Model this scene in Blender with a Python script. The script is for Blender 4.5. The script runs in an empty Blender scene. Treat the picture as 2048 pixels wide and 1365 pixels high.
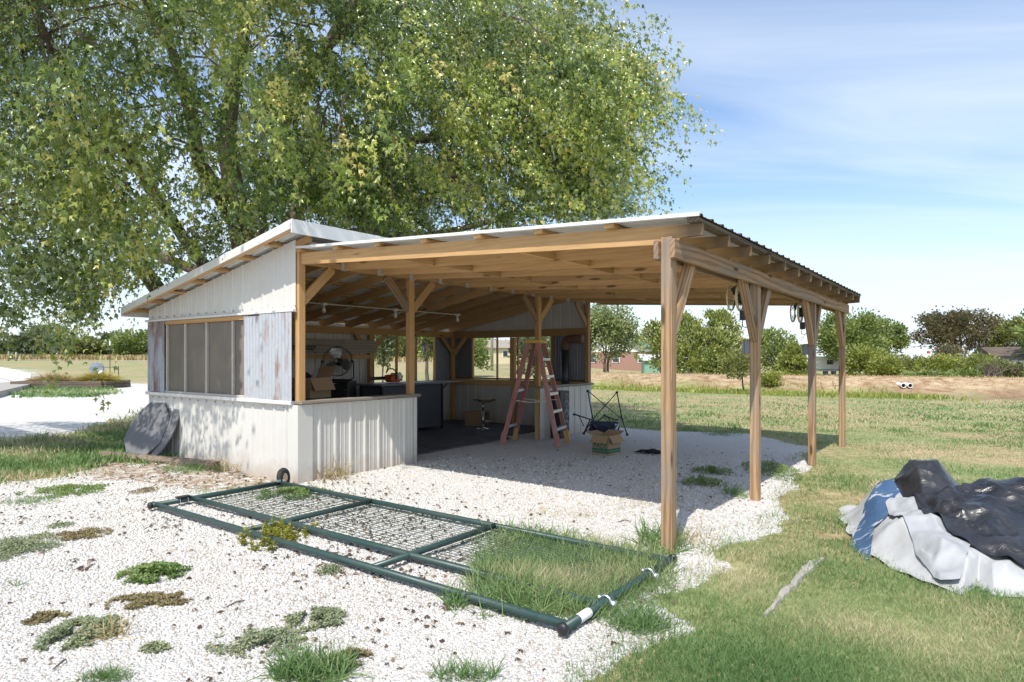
import bpy, bmesh, math, random
import numpy as np
from mathutils import Vector, Matrix, noise
random.seed(7); RNG = np.random.default_rng(7)
SC = bpy.context.scene; COL = SC.collection
R = math.radians
# ---------------------------------------------------------------- camera, sky, sun, exposure
CH, FPX, CX, CY = 1.5, 1277.0, 1024.0, 716.0        # camera height, focal length / centre / horizon in photo pixels
cam = bpy.data.cameras.new('camera'); camo = bpy.data.objects.new('camera', cam); COL.objects.link(camo)
camo.location = (0, 0, CH); camo.rotation_euler = (R(90), 0, 0)
cam.sensor_width = 36; cam.lens = FPX / 2048 * 36; cam.shift_y = (CY - 682.5) / 2048
cam.clip_start = 0.05; cam.clip_end = 5000
SC.camera = camo
SUN_EL = R(56); SUN_DIR = Vector((0.34, 0.94, 0)).normalized() * math.cos(SUN_EL) + Vector((0, 0, -math.sin(SUN_EL)))
sl = bpy.data.lights.new('sun', 'SUN'); sl.energy = 3.7; sl.angle = R(0.53); sl.color = (1.0, 0.955, 0.88)
so = bpy.data.objects.new('sun', sl); COL.objects.link(so); so.rotation_euler = SUN_DIR.to_track_quat('-Z', 'Y').to_euler()
so.location = (-8, -20, 30)
W = bpy.data.worlds.new('World'); SC.world = W; W.use_nodes = True
def world():
    nt = W.node_tree; N = nt.nodes; K = nt.links; N.clear()
    out = N.new('ShaderNodeOutputWorld'); bg = N.new('ShaderNodeBackground'); sky = N.new('ShaderNodeTexSky')
    sky.sky_type = 'NISHITA'; sky.sun_disc = False; sky.sun_elevation = SUN_EL
    sky.sun_rotation = math.atan2(-SUN_DIR.x, -SUN_DIR.y); sky.altitude = 200; sky.air_density = 1.0; sky.dust_density = 0.7; sky.ozone_density = 2.5
    tc = N.new('ShaderNodeTexCoord'); sep = N.new('ShaderNodeSeparateXYZ'); K.new(tc.outputs['Generated'], sep.inputs[0])
    # thin cirrus: noise on the plane of the cloud layer (direction / height), so streaks flatten towards the horizon
    add = N.new('ShaderNodeMath'); add.operation = 'ADD'; add.inputs[1].default_value = 0.12; K.new(sep.outputs['Z'], add.inputs[0])
    mx = N.new('ShaderNodeMath'); mx.operation = 'MAXIMUM'; mx.inputs[1].default_value = 0.03; K.new(add.outputs[0], mx.inputs[0])
    dv = N.new('ShaderNodeVectorMath'); dv.operation = 'DIVIDE'; K.new(tc.outputs['Generated'], dv.inputs[0])
    cmb = N.new('ShaderNodeCombineXYZ')
    for i in range(3): K.new(mx.outputs[0], cmb.inputs[i])
    K.new(cmb.outputs[0], dv.inputs[1])
    mp = N.new('ShaderNodeMapping'); mp.inputs['Rotation'].default_value = (0, 0, R(12)); mp.inputs['Scale'].default_value = (0.42, 1.35, 0.0)
    mp.inputs['Location'].default_value = (3.1, 0.35, 0)
    K.new(dv.outputs[0], mp.inputs[0])
    n1 = N.new('ShaderNodeTexNoise'); n1.inputs['Scale'].default_value = 0.9; n1.inputs['Detail'].default_value = 7; n1.inputs['Roughness'].default_value = 0.55
    n1.inputs['Distortion'].default_value = 0.6; K.new(mp.outputs[0], n1.inputs['Vector'])
    rp = N.new('ShaderNodeValToRGB'); rp.color_ramp.elements[0].position = 0.33; rp.color_ramp.elements[1].position = 0.70
    rp.color_ramp.elements[0].color = (0, 0, 0, 1); rp.color_ramp.elements[1].color = (0.68, 0.68, 0.68, 1)
    K.new(n1.outputs['Fac'], rp.inputs[0])
    # milky band towards the horizon
    hz = N.new('ShaderNodeMapRange'); hz.inputs['From Min'].default_value = 0.34; hz.inputs['From Max'].default_value = 0.0
    hz.inputs['To Min'].default_value = 0.0; hz.inputs['To Max'].default_value = 0.5; K.new(sep.outputs['Z'], hz.inputs['Value'])
    sm = N.new('ShaderNodeMath'); sm.operation = 'ADD'; sm.use_clamp = True; K.new(rp.outputs[0], sm.inputs[0]); K.new(hz.outputs[0], sm.inputs[1])
    mix = N.new('ShaderNodeMixRGB'); mix.inputs[2].default_value = (4.5, 5.0, 5.7, 1); K.new(sm.outputs[0], mix.inputs[0]); hs = N.new('ShaderNodeHueSaturation'); hs.inputs['Saturation'].default_value = 1.08; K.new(sky.outputs[0], hs.inputs['Color']); K.new(hs.outputs[0], mix.inputs[1])
    K.new(mix.outputs[0], bg.inputs[0]); bg.inputs[1].default_value = 0.15; K.new(bg.outputs[0], out.inputs[0])
world()
SC.view_settings.view_transform = 'Standard'; SC.view_settings.look = 'None'; SC.view_settings.exposure = 0.52; SC.view_settings.gamma = 1
SC.view_settings.use_curve_mapping = False
SC.render.engine = 'CYCLES'; SC.cycles.use_denoising = True; SC.cycles.max_bounces = 8; SC.cycles.transparent_max_bounces = 12
SC.cycles.sample_clamp_indirect = 8
# ---------------------------------------------------------------- pixel <-> place
def G(x, y, z=0.0):                       # photo pixel of a point at height z -> place
    Z = FPX * (CH - z) / (y - CY); return Vector(((x - CX) / FPX * Z, Z, z))
def AT(x, y, Z): return Vector(((x - CX) / FPX * Z, Z, CH + (CY - y) / FPX * Z))
C0 = Vector((-2.553, 7.69, 0)); ANG = math.atan2(-0.597, 0.802)
PU = Vector((math.cos(ANG), math.sin(ANG), 0)); PV = Vector((-math.sin(ANG), math.cos(ANG), 0))
def L(u, v, z=0.0): return C0 + PU * u + PV * v + Vector((0, 0, z))
def to_uv(X, Y): return (X - C0.x) * PU.x + (Y - C0.y) * PU.y, (X - C0.x) * PV.x + (Y - C0.y) * PV.y
# ---------------------------------------------------------------- materials
def mat(name, col=(.5, .5, .5), rough=.6, metal=0.0, spec=.5):
    m = bpy.data.materials.new(name); m.use_nodes = True
    b = m.node_tree.nodes['Principled BSDF']; b.inputs['Base Color'].default_value = (*col, 1); b.inputs['Roughness'].default_value = rough
    b.inputs['Metallic'].default_value = metal; b.inputs['Specular IOR Level'].default_value = spec
    return m
class NT:
    def __init__(s, m): s.m = m; s.t = m.node_tree; s.b = s.t.nodes['Principled BSDF']
    def n(s, typ, **kw):
        d = s.t.nodes.new('ShaderNode' + typ)
        for k, v in kw.items():
            if k.startswith('_'): setattr(d, k[1:], v)
            else: d.inputs[k.replace('_', ' ')].default_value = v
        return d
    def k(s, a, b): s.t.links.new(a, b)
    def ramp(s, fac, stops):
        r = s.n('ValToRGB'); e = r.color_ramp.elements
        while len(e) < len(stops): e.new(0.5)
        for i, (p, c) in enumerate(stops): e[i].position = p; e[i].color = (*c, 1) if len(c) == 3 else c
        s.k(fac, r.inputs[0]); return r.outputs[0]
    def math(s, op, a, b=None, clamp=False):
        d = s.n('Math', _operation=op, _use_clamp=clamp)
        for i, v in enumerate((a, b)):
            if v is None: continue
            if isinstance(v, (int, float)): d.inputs[i].default_value = v
            else: s.k(v, d.inputs[i])
        return d.outputs[0]
    def mix(s, fac, a, b, mode='MIX'):
        d = s.n('MixRGB', _blend_type=mode)
        for i, v in enumerate((fac, a, b)):
            if isinstance(v, (int, float)): d.inputs[i].default_value = v
            elif isinstance(v, tuple): d.inputs[i].default_value = (*v, 1)
            else: s.k(v, d.inputs[i])
        return d.outputs[0]
    def coords(s, kind='Object', scale=(1, 1, 1), jitter=True):
        tc = s.n('TexCoord'); o = tc.outputs[kind]
        if jitter:
            oi = s.n('ObjectInfo'); sc = s.n('VectorMath', _operation='SCALE'); sc.inputs[0].default_value = (13.1, 7.7, 5.3); s.k(oi.outputs['Random'], sc.inputs['Scale'])
            ad = s.n('VectorMath', _operation='ADD'); s.k(o, ad.inputs[0]); s.k(sc.outputs[0], ad.inputs[1]); o = ad.outputs[0]
        mp = s.n('Mapping'); mp.inputs['Scale'].default_value = scale; s.k(o, mp.inputs[0]); return mp.outputs[0]
    def noise(s, vec, scale, detail=4, rough=.5, dist=0):
        d = s.n('TexNoise', Scale=scale, Detail=detail, Roughness=rough, Distortion=dist); s.k(vec, d.inputs['Vector']); return d.outputs['Fac']
    def bump(s, h, strength=.3, dist=.01):
        d = s.n('Bump', Strength=strength, Distance=dist); s.k(h, d.inputs['Height']); s.k(d.outputs[0], s.b.inputs['Normal'])
    def col(s, c): s.k(c, s.b.inputs['Base Color'])
def wood(name, light, dark, rough=.75, grey=None, stain=0.35, grain=1.0):
    """grain along the board's own X axis, cathedral bands, knots, weather stains"""
    m = mat(name, light, rough, spec=.25); t = NT(m)
    v = t.coords('Object', (0.8, 9, 9)); w = t.n('TexWave', _wave_type='RINGS', _rings_direction='X', Scale=1.25, Distortion=11.0, Detail=3.0); w.inputs['Detail Scale'].default_value = 0.5
    t.k(v, w.inputs['Vector'])
    f = t.noise(t.coords('Object', (2, 60, 60)), 3, 4)
    g = t.ramp(w.outputs['Fac'], [(0.1, tuple(x * .8 for x in dark)), (0.45, tuple(a * .6 + b * .4 for a, b in zip(light, dark))), (0.8, light)])
    g = t.mix(grain, tuple(a * .6 + b * .4 for a, b in zip(light, dark)), g)
    c = t.mix(0.45, g, t.ramp(f, [(0.3, dark), (0.7, light)]))
    big = t.noise(t.coords('Object', (0.9, 3, 3)), 1.6, 3)
    st = grey or tuple(x * .62 for x in dark)
    c = t.mix(t.math('MULTIPLY', t.ramp(big, [(0.45, (0, 0, 0)), (0.72, (1, 1, 1))]), stain), c, st)
    vo = t.n('TexVoronoi', Scale=1.0); t.k(t.coords('Object', (1.6, 7, 7)), vo.inputs['Vector'])
    c = t.mix(t.ramp(vo.outputs['Distance'], [(0.09, (.85, .85, .85)), (0.17, (0, 0, 0))]), c, tuple(x * .25 for x in dark))
    oi = t.n('ObjectInfo'); hv = t.n('HueSaturation'); t.k(t.math('ADD', t.math('MULTIPLY', oi.outputs['Random'], .46), .77), hv.inputs['Value']); t.k(c, hv.inputs['Color'])
    t.col(hv.outputs[0]); t.bump(t.math('ADD', f, w.outputs['Fac']), .25, .003); return m
M = {}
M['wood'] = wood('pine_timber', (.60, .38, .18), (.42, .235, .095), stain=.2, grain=.3)
M['wood_b'] = wood('weathered_pine', (.45, .30, .175), (.23, .125, .06), grey=(.25, .21, .175), stain=.95)
M['wood_dark'] = wood('grey_mossy_timber', (.20, .155, .115), (.085, .06, .045), grey=(.05, .045, .035), stain=.7)
M['wood_grey'] = wood('grey_board', (.40, .35, .29), (.22, .18, .14), grey=(.3, .28, .25), stain=.6)
M['timber_old'] = wood('old_landscape_timber', (.30, .235, .175), (.14, .10, .075), stain=.5)
def painted(name, col, rough=.38, dirt=.25, dirtcol=(.33, .27, .2)):
    m = mat(name, col, rough); t = NT(m); v = t.coords('Object')
    a = t.noise(v, 1.3, 5, .6); s_ = t.noise(t.coords('Object', (8, 8, .7)), 2, 4)
    c = t.mix(t.math('MULTIPLY', t.ramp(a, [(.45, (0, 0, 0)), (.8, (1, 1, 1))]), dirt), col, dirtcol)
    c = t.mix(t.math('MULTIPLY', t.ramp(s_, [(.5, (0, 0, 0)), (.8, (1, 1, 1))]), dirt * .7), c, dirtcol)
    t.col(c); t.k(t.ramp(a, [(.3, (rough,) * 3), (.8, (min(1, rough + .25),) * 3)]), t.b.inputs['Roughness']); t.bump(t.noise(v, 5, 2), .12, .004); return m
M['metal_white'] = painted('white_ribbed_steel', (.62, .605, .565), .36, .16)
def splash():
    t = NT(M['metal_white']); src = t.b.inputs['Base Color'].links[0].from_socket; tc = t.n('TexCoord'); sp = t.n('SeparateXYZ'); t.k(tc.outputs['Object'], sp.inputs[0]); n_ = t.noise(tc.outputs['Object'], 5, 5, .7)
    mr = t.n('MapRange'); mr.inputs['From Min'].default_value = .26; mr.inputs['From Max'].default_value = -.02; t.k(t.math('SUBTRACT', sp.outputs[2], t.math('MULTIPLY', t.math('SUBTRACT', n_, .5), .5)), mr.inputs['Value']); t.col(t.mix(t.math('MULTIPLY', mr.outputs[0], .55), src, (.36, .27, .19)))
splash()
M['roof_metal'] = painted('pale_roof_steel', (.70, .70, .68), .34, .2)
M['trim'] = painted('white_trim', (.68, .675, .655), .35, .1)
def galv(name, rust_amt, base=(.40, .44, .50)):
    m = mat(name, base, .42, .3); t = NT(m); v = t.coords('Object')
    vo = t.n('TexVoronoi', Scale=38.0); t.k(v, vo.inputs['Vector'])
    c = t.mix(.14, base, t.ramp(vo.outputs['Color'], [(.2, tuple(x * .7 for x in base)), (.8, tuple(min(1, x * 1.25) for x in base))]))
    r = t.noise(t.coords('Object', (4.5, 4.5, 1.15)), 1.25, 6, .62); r2 = t.noise(t.coords('Object', (60, 60, 3)), 1, 3)
    rf = t.ramp(t.math('ADD', t.math('MULTIPLY', r, .85), t.math('MULTIPLY', r2, .22)), [(rust_amt, (0, 0, 0)), (rust_amt + .15, (1, 1, 1))])
    c = t.mix(rf, c, t.ramp(r2, [(.3, (.13, .045, .022)), (.7, (.30, .12, .055))]))
    t.col(c); t.k(t.math('MULTIPLY', t.math('SUBTRACT', 1.0, rf), .35), t.b.inputs['Metallic']); t.k(t.ramp(rf, [(0, (.42,) * 3), (1, (.9,) * 3)]), t.b.inputs['Roughness'])
    t.bump(t.noise(v, 30, 2), .08, .002); return m
M['galv_rust'] = galv('rusted_corrugated_steel', .49, (.34, .36, .41)); M['galv'] = galv('galvanised_corrugated_steel', .56, (.47, .485, .51)); M['galv_shaded'] = galv('shaded_corrugated_steel', .72, (.17, .18, .20))  # the third is a darker steel, interior shade put into its colour
M['galv_bright'] = galv('bright_galvanised', .95, (.62, .65, .70))
M['black'] = mat('black_plastic', (.018, .018, .02), .45); M['black_metal'] = mat('black_painted_steel', (.02, .021, .024), .35)
M['steel'] = mat('chrome_steel', (.62, .62, .62), .2, 1.0); M['alu'] = mat('aluminium', (.66, .67, .69), .38, .9)
M['cream'] = mat('cream_plastic', (.66, .58, .36), .5); M['white'] = mat('white_plastic', (.82, .82, .80), .4); M['grey_box'] = mat('grey_plastic', (.22, .23, .26), .5)
M['green_pipe'] = painted('dark_green_powder_coat', (.022, .056, .050), .36, .35, (.10, .105, .09)); M['green_wire'] = mat('dark_green_wire', (.03, .065, .05), .5)
M['rubber'] = mat('tyre_rubber', (.022, .022, .023), .75); M['card'] = painted('brown_cardboard', (.36, .24, .135), .85, .12, (.22, .14, .08)); M['print_green'] = mat('green_box_print', (.03, .13, .075), .8)
M['rail_red'] = painted('faded_red_fibreglass', (.42, .155, .13), .6, .5, (.55, .42, .38)); M['yellow'] = mat('yellow_plastic', (.62, .40, .10), .55); M['rope'] = mat('pale_webbing', (.62, .58, .42), .8)
M['bulb'] = mat('frosted_bulb', (.85, .84, .78), .15); M['porcelain'] = mat('white_porcelain', (.82, .81, .76), .2)
M['navy'] = mat('navy_canvas', (.035, .045, .085), .85); M['orange'] = mat('orange_plastic', (.55, .10, .025), .45); M['paper'] = mat('white_paper', (.82, .82, .84), .8)
M['concrete'] = painted('pale_concrete', (.36, .335, .30), .9, .5, (.25, .2, .15)); M['stovepipe'] = mat('black_stovepipe', (.05, .05, .055), .4, .5); M['rust_pipe'] = mat('rusty_pipe', (.14, .075, .05), .7, .2)
def bark(name, c1, c2):
    m = mat(name, c1, .9, spec=.15); t = NT(m); f = t.noise(t.coords('Object', (14, 14, 2.2)), 1.5, 5, .65, .4)
    t.col(t.ramp(f, [(.3, c2), (.7, c1)])); t.bump(f, .8, .03); return m
M['wood_tail'] = wood('pine_shaded_weathered_tail', (.60, .38, .18), (.42, .235, .095), stain=.2, grain=.3)
def tail():
    t = NT(M['wood_tail']); src = t.b.inputs['Base Color'].links[0].from_socket; tc = t.n('TexCoord'); sp = t.n('SeparateXYZ'); t.k(tc.outputs['Object'], sp.inputs[0])
    n_ = t.noise(tc.outputs['Object'], 6, 4); f = t.ramp(t.math('ADD', sp.outputs[0], t.math('MULTIPLY', n_, .3)), [(0, (0, 0, 0)), (1, (1, 1, 1))]); mr = t.n('MapRange'); mr.inputs['From Min'].default_value = 4.66; mr.inputs['From Max'].default_value = 4.86; t.k(t.math('ADD', sp.outputs[0], t.math('MULTIPLY', n_, .12)), mr.inputs['Value'])
    t.col(t.mix(t.math('MULTIPLY', mr.outputs[0], .8), src, (.115, .085, .06)))  # outer tails darkened: weathering, plus eave shade put into the colour
tail()
M['roof_lean'] = painted('pale_roof_steel_mossy_edge', (.70, .70, .68), .34, .2)
def moss():
    t = NT(M['roof_lean']); src = t.b.inputs['Base Color'].links[0].from_socket; tc = t.n('TexCoord'); sp = t.n('SeparateXYZ'); t.k(tc.outputs['Object'], sp.inputs[0]); n_ = t.noise(tc.outputs['Object'], 9, 4)
    mr = t.n('MapRange'); mr.inputs['From Min'].default_value = 4.90; mr.inputs['From Max'].default_value = 4.97; t.k(t.math('ADD', sp.outputs[0], t.math('MULTIPLY', n_, .07)), mr.inputs['Value']); t.col(t.mix(mr.outputs[0], src, (.05, .045, .03)))
moss()
M['bark'] = bark('maple_bark', (.26, .20, .155), (.085, .062, .05)); M['bark_far'] = bark('grey_bark', (.20, .165, .135), (.08, .065, .055))
def leafmat(name, stops, trans=.35, rough=.42, spec=.45, back=None):
    """stops: colour by the per-leaf random value 'rnd'"""
    m = mat(name, stops[0][1], rough, spec=spec); t = NT(m); at = t.n('Attribute', _attribute_name='rnd')
    c = t.ramp(at.outputs['Fac'], stops)
    if back:
        ge = t.n('NewGeometry'); c = t.mix(t.math('MULTIPLY', ge.outputs['Backfacing'], .65), c, back)
    t.col(c); tr = t.n('BsdfTranslucent'); hv = t.n('HueSaturation', Saturation=1.15, Value=1.25); t.k(c, hv.inputs['Color']); t.k(hv.outputs[0], tr.inputs[0])
    mx = t.n('MixShader'); mx.inputs[0].default_value = trans; t.k(t.b.outputs[0], mx.inputs[1]); t.k(tr.outputs[0], mx.inputs[2])
    t.k(mx.outputs[0], t.t.nodes['Material Output'].inputs[0]); return m
M['maple'] = leafmat('silver_maple_leaf', [(0, (.07, .12, .03)), (.3, (.17, .24, .05)), (.6, (.36, .42, .09)), (.82, (.60, .58, .16)), (1, (.68, .56, .20))], .42, .27, .75, back=(.46, .52, .38))
M['leaf_dark'] = leafmat('dark_hedge_leaf', [(0, (.07, .10, .045)), (.6, (.125, .155, .06)), (1, (.21, .21, .09))])
M['leaf_green'] = leafmat('mid_green_leaf', [(0, (0.130, 0.182, 0.058)), (.5, (0.221, 0.280, 0.085)), (1, (0.364, 0.390, 0.130))])
M['leaf_yellow'] = leafmat('yellow_green_leaf', [(0, (0.150, 0.188, 0.050)), (.5, (0.275, 0.312, 0.075)), (1, (0.413, 0.413, 0.112))])
M['leaf_cedar'] = leafmat('cedar_needles', [(0, (0.130, 0.176, 0.058)), (.5, (0.260, 0.299, 0.078)), (1, (0.442, 0.416, 0.117))], .15)
M['leaf_olive'] = leafmat('olive_leaf', [(0, (0.137, 0.161, 0.048)), (.6, (0.241, 0.258, 0.081)), (1, (0.386, 0.322, 0.145))])
M['leaf_brown'] = leafmat('brownish_leaf', [(0, (0.085, 0.093, 0.047)), (.6, (0.171, 0.147, 0.070)), (1, (0.265, 0.186, 0.093))])
M['leaf_willow'] = leafmat('pale_willow_leaf', [(0, (0.149, 0.194, 0.075)), (.6, (0.284, 0.329, 0.135)), (1, (0.448, 0.404, 0.209))])
M['grass'] = leafmat('grass_blade', [(0, (.125, .22, .075)), (.55, (.215, .31, .12)), (.8, (.33, .37, .18)), (.94, (.54, .47, .29)), (1, (.60, .52, .35))], .3, .5, .3)
M['grass_dry'] = leafmat('dry_grass_blade', [(0, (.28, .25, .11)), (.5, (.45, .35, .17)), (1, (.60, .48, .27))], .25, .6, .2)
M['grass_gold'] = leafmat('golden_grass', [(0, (.30, .30, .08)), (.5, (.42, .36, .09)), (1, (.55, .42, .16))], .25, .6, .2)
M['weed_grey'] = leafmat('grey_green_weed', [(0, (0.176, 0.223, 0.135)), (.6, (0.284, 0.324, 0.182)), (1, (0.405, 0.365, 0.230))], .2, .6, .2)
M['weed_brown'] = leafmat('brown_mat_weed', [(0, (0.194, 0.157, 0.082)), (.6, (0.277, 0.224, 0.120)), (1, (0.299, 0.299, 0.134))], .2, .7, .2)
M['weed_green'] = leafmat('bright_weed', [(0, (0.120, 0.198, 0.060)), (.6, (0.204, 0.294, 0.090)), (1, (0.336, 0.372, 0.132))], .3)
M['weed_yellow'] = leafmat('yellowing_weed', [(0, (.17, .20, .035)), (.6, (.30, .29, .045)), (1, (.32, .19, .06))], .3)
M['litter'] = leafmat('dead_leaf', [(0, (.06, .038, .028)), (.6, (.13, .085, .06)), (1, (.24, .165, .11))], .1, .8, .2)
# ---------------------------------------------------------------- mesh helpers
class MB:
    def __init__(s): s.v = []; s.f = []
    def add(s, vs, fs):
        o = len(s.v); s.v += [tuple(p) for p in vs]; s.f += [tuple(i + o for i in f) for f in fs]; return s
    def box(s, a, b):
        (x0, y0, z0), (x1, y1, z1) = a, b
        return s.add([(x0, y0, z0), (x1, y0, z0), (x1, y1, z0), (x0, y1, z0), (x0, y0, z1), (x1, y0, z1), (x1, y1, z1), (x0, y1, z1)],
                     [(0, 3, 2, 1), (4, 5, 6, 7), (0, 1, 5, 4), (1, 2, 6, 5), (2, 3, 7, 6), (3, 0, 4, 7)])
    def bar(s, a, b, w, h, up=(0, 0, 1)):
        a, b = Vector(a), Vector(b); d = (b - a).normalized(); up = Vector(up)
        if abs(d.dot(up)) > .99: up = Vector((0, 1, 0))
        sx = d.cross(up).normalized() * w / 2; sz = sx.cross(d).normalized() * h / 2
        vs = [p + i * sx + j * sz for p in (a, b) for i, j in ((-1, -1), (1, -1), (1, 1), (-1, 1))]
        return s.add(vs, [(0, 1, 2, 3), (7, 6, 5, 4), (0, 4, 5, 1), (1, 5, 6, 2), (2, 6, 7, 3), (3, 7, 4, 0)])
    def tube(s, pts, r, n=8, cap=True):
        pts = [Vector(p) for p in pts]; rs = r if isinstance(r, (list, tuple)) else [r] * len(pts)
        vs = []; fs = []; m = len(pts); ref = None
        for i, p in enumerate(pts):
            d = (pts[min(i + 1, m - 1)] - pts[max(i - 1, 0)]).normalized()
            if ref is None: ref = Vector((0, 0, 1)) if abs(d.z) < .9 else Vector((1, 0, 0))
            x = d.cross(ref).normalized(); y = x.cross(d).normalized(); ref = y
            vs += [p + (x * math.cos(2 * math.pi * k / n) + y * math.sin(2 * math.pi * k / n)) * rs[i] for k in range(n)]
        for i in range(m - 1):
            for k in range(n): a = i * n + k; b = i * n + (k + 1) % n; fs.append((a, b, b + n, a + n))
        if cap: fs.append(tuple(range(n - 1, -1, -1))); fs.append(tuple((m - 1) * n + k for k in range(n)))
        return s.add(vs, fs)
    def lathe(s, prof, n=16, o=(0, 0, 0)):
        vs = [(o[0] + r * math.cos(2 * math.pi * k / n), o[1] + r * math.sin(2 * math.pi * k / n), o[2] + z) for r, z in prof for k in range(n)]; fs = []
        for i in range(len(prof) - 1):
            for k in range(n): a = i * n + k; b = i * n + (k + 1) % n; fs.append((a, b, b + n, a + n))
        fs.append(tuple(range(n - 1, -1, -1))); fs.append(tuple((len(prof) - 1) * n + k for k in range(n)))
        return s.add(vs, fs)
    def torus(s, c, axis, R_, r, n=24, k=6):
        ax = Vector(axis).normalized(); x = ax.orthogonal().normalized(); y = ax.cross(x); c = Vector(c); vs = []; fs = []
        for i in range(n):
            a = 2 * math.pi * i / n; d = x * math.cos(a) + y * math.sin(a)
            for j in range(k): b = 2 * math.pi * j / k; vs.append(c + d * (R_ + r * math.cos(b)) + ax * r * math.sin(b))
        for i in range(n):
            for j in range(k): fs.append((i * k + j, ((i + 1) % n) * k + j, ((i + 1) % n) * k + (j + 1) % k, i * k + (j + 1) % k))
        return s.add(vs, fs)
    def disc(s, c, axis, r, t, n=20):
        ax = Vector(axis).normalized(); c = Vector(c); return s.tube([c - ax * t / 2, c + ax * t / 2], r, n)
    def build(s, name, m, parent=None, smooth=False, bevel=0.0, loc=None):
        me = bpy.data.meshes.new(name); me.from_pydata(s.v, [], s.f); me.update()
        if bevel:
            bm = bmesh.new(); bm.from_mesh(me); bmesh.ops.bevel(bm, geom=list(bm.edges), offset=bevel, segments=1, affect='EDGES'); bm.to_mesh(me); bm.free()
        return link(name, me, m, parent, smooth, loc)
def link(name, me, m, parent=None, smooth=False, loc=None):
    if m is not None and not me.materials: me.materials.append(M[m] if isinstance(m, str) else m)
    if smooth: me.polygons.foreach_set('use_smooth', [True] * len(me.polygons))
    o = bpy.data.objects.new(name, me); COL.objects.link(o)
    if parent: o.parent = parent
    if loc is not None: o.location = loc
    return o
def tag(o, label, cat, group=None, kind=None):
    if label: o['label'] = label
    if cat: o['category'] = cat
    if group: o['group'] = group
    if kind: o['kind'] = kind
    return o
def empty(name, loc=(0, 0, 0), rz=0.0):
    o = bpy.data.objects.new(name, None); COL.objects.link(o); o.location = loc; o.rotation_euler = (0, 0, rz); o.empty_display_size = .2; return o
BOARD = {}
def board(name, a, b, w, h, m, parent, up=(0, 0, 1), bev=.004):
    """one sawn board: its own X axis runs along the grain"""
    a, b = Vector(a), Vector(b); ln = (b - a).length; key = (round(ln, 3), w, h, bev, m)
    if key not in BOARD:
        mb = MB().box((0, -w / 2, -h / 2), (ln, w / 2, h / 2)); me = bpy.data.meshes.new('board'); me.from_pydata(mb.v, [], mb.f); me.update()
        if bev:
            bm = bmesh.new(); bm.from_mesh(me); bmesh.ops.bevel(bm, geom=list(bm.edges), offset=bev, segments=1, affect='EDGES'); bm.to_mesh(me); bm.free()
        me.materials.append(M[m]); BOARD[key] = me
    o = bpy.data.objects.new(name, BOARD[key]); COL.objects.link(o); o.parent = parent
    d = (b - a).normalized(); up = Vector(up)
    if abs(d.dot(up)) > .99: up = Vector((0, 1, 0))
    y = up.cross(d).normalized(); z = d.cross(y); mt = Matrix((d, y, z)).transposed().to_4x4(); mt.translation = a; o.matrix_basis = mt
    return o
def ribbed(width, kind):
    """profile (position, height) across one steel sheet"""
    p = []
    if kind == 'ag':
        n = max(1, round(width / .2286)); s = width / n
        for i in range(n):
            x = i * s
            p += [(x, 0), (x + s * .07, .017), (x + s * .17, .017), (x + s * .24, 0), (x + s * .44, 0), (x + s * .46, .004), (x + s * .5, .004), (x + s * .52, 0), (x + s * .70, 0), (x + s * .72, .004), (x + s * .76, .004), (x + s * .78, 0)]
        p.append((width, 0))
    else:
        n = max(2, int(width / .0112)); p = [(width * i / n, .0065 * math.sin(2 * math.pi * (width * i / n) / .0676) + .0065) for i in range(n + 1)]
    return p
def sheet(name, o, du, dv, dn, width, len0, len1, kind, m, parent, base=None):
    """steel sheet: ribs run along dv; len0/len1 are its lengths at both sides"""
    o, du, dv, dn = Vector(o), Vector(du), Vector(dv), Vector(dn); vs = []; fs = []; P = ribbed(width, kind)
    for x, h in P:
        t = x / width; ln = len0 + (len1 - len0) * t; vs += [o + du * x + dn * h, o + du * x + dn * h + dv * ln]
    for i in range(len(P) - 1): fs.append((2 * i, 2 * i + 2, 2 * i + 3, 2 * i + 1))
    mb = MB(); mb.add(vs, fs); return mb.build(name, m, parent)
def np_mesh(name, V, F, m, parent=None, rnd=None, smooth=False, loc=None):
    """big triangle soup from arrays; rnd = one random value per vertex"""
    me = bpy.data.meshes.new(name); nv, nf, k = len(V), len(F), F.shape[1]
    me.vertices.add(nv); me.vertices.foreach_set('co', np.ascontiguousarray(V, dtype=np.float32).ravel())
    me.loops.add(nf * k); me.loops.foreach_set('vertex_index', np.ascontiguousarray(F, dtype=np.int32).ravel())
    me.polygons.add(nf); me.polygons.foreach_set('loop_start', np.arange(0, nf * k, k, dtype=np.int32))
    me.update(calc_edges=True)
    if rnd is not None:
        at = me.attributes.new('rnd', 'FLOAT', 'POINT'); at.data.foreach_set('value', np.ascontiguousarray(rnd, dtype=np.float32))
    return link(name, me, m, parent, smooth, loc)
def unit(a): return a / np.maximum(np.linalg.norm(a, axis=1, keepdims=True), 1e-9)
def sprout(P, D, N, size, tv, tf):
    """place a leaf template (tv: across, along, lift) at every point P, growing along D, facing N"""
    D = unit(D); X = unit(np.cross(D, N)); Nn = np.cross(X, D); size = np.broadcast_to(np.asarray(size, float), (len(P),))
    V = P[:, None, :] + size[:, None, None] * (tv[None, :, 0:1] * X[:, None, :] + tv[None, :, 1:2] * D[:, None, :] + tv[None, :, 2:3] * Nn[:, None, :])
    F = tf[None] + (np.arange(len(P)) * len(tv))[:, None, None]
    return V.reshape(-1, 3), F.reshape(-1, tf.shape[1])
LEAF3 = (np.array([(0, 0, 0), (.44, .40, -.12), (.12, .46, .05), (0, 1, -.16), (-.12, .46, .05), (-.44, .40, -.12)], float), np.array([(0, 1, 2), (0, 2, 4), (2, 3, 4), (0, 4, 5)]))
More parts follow.
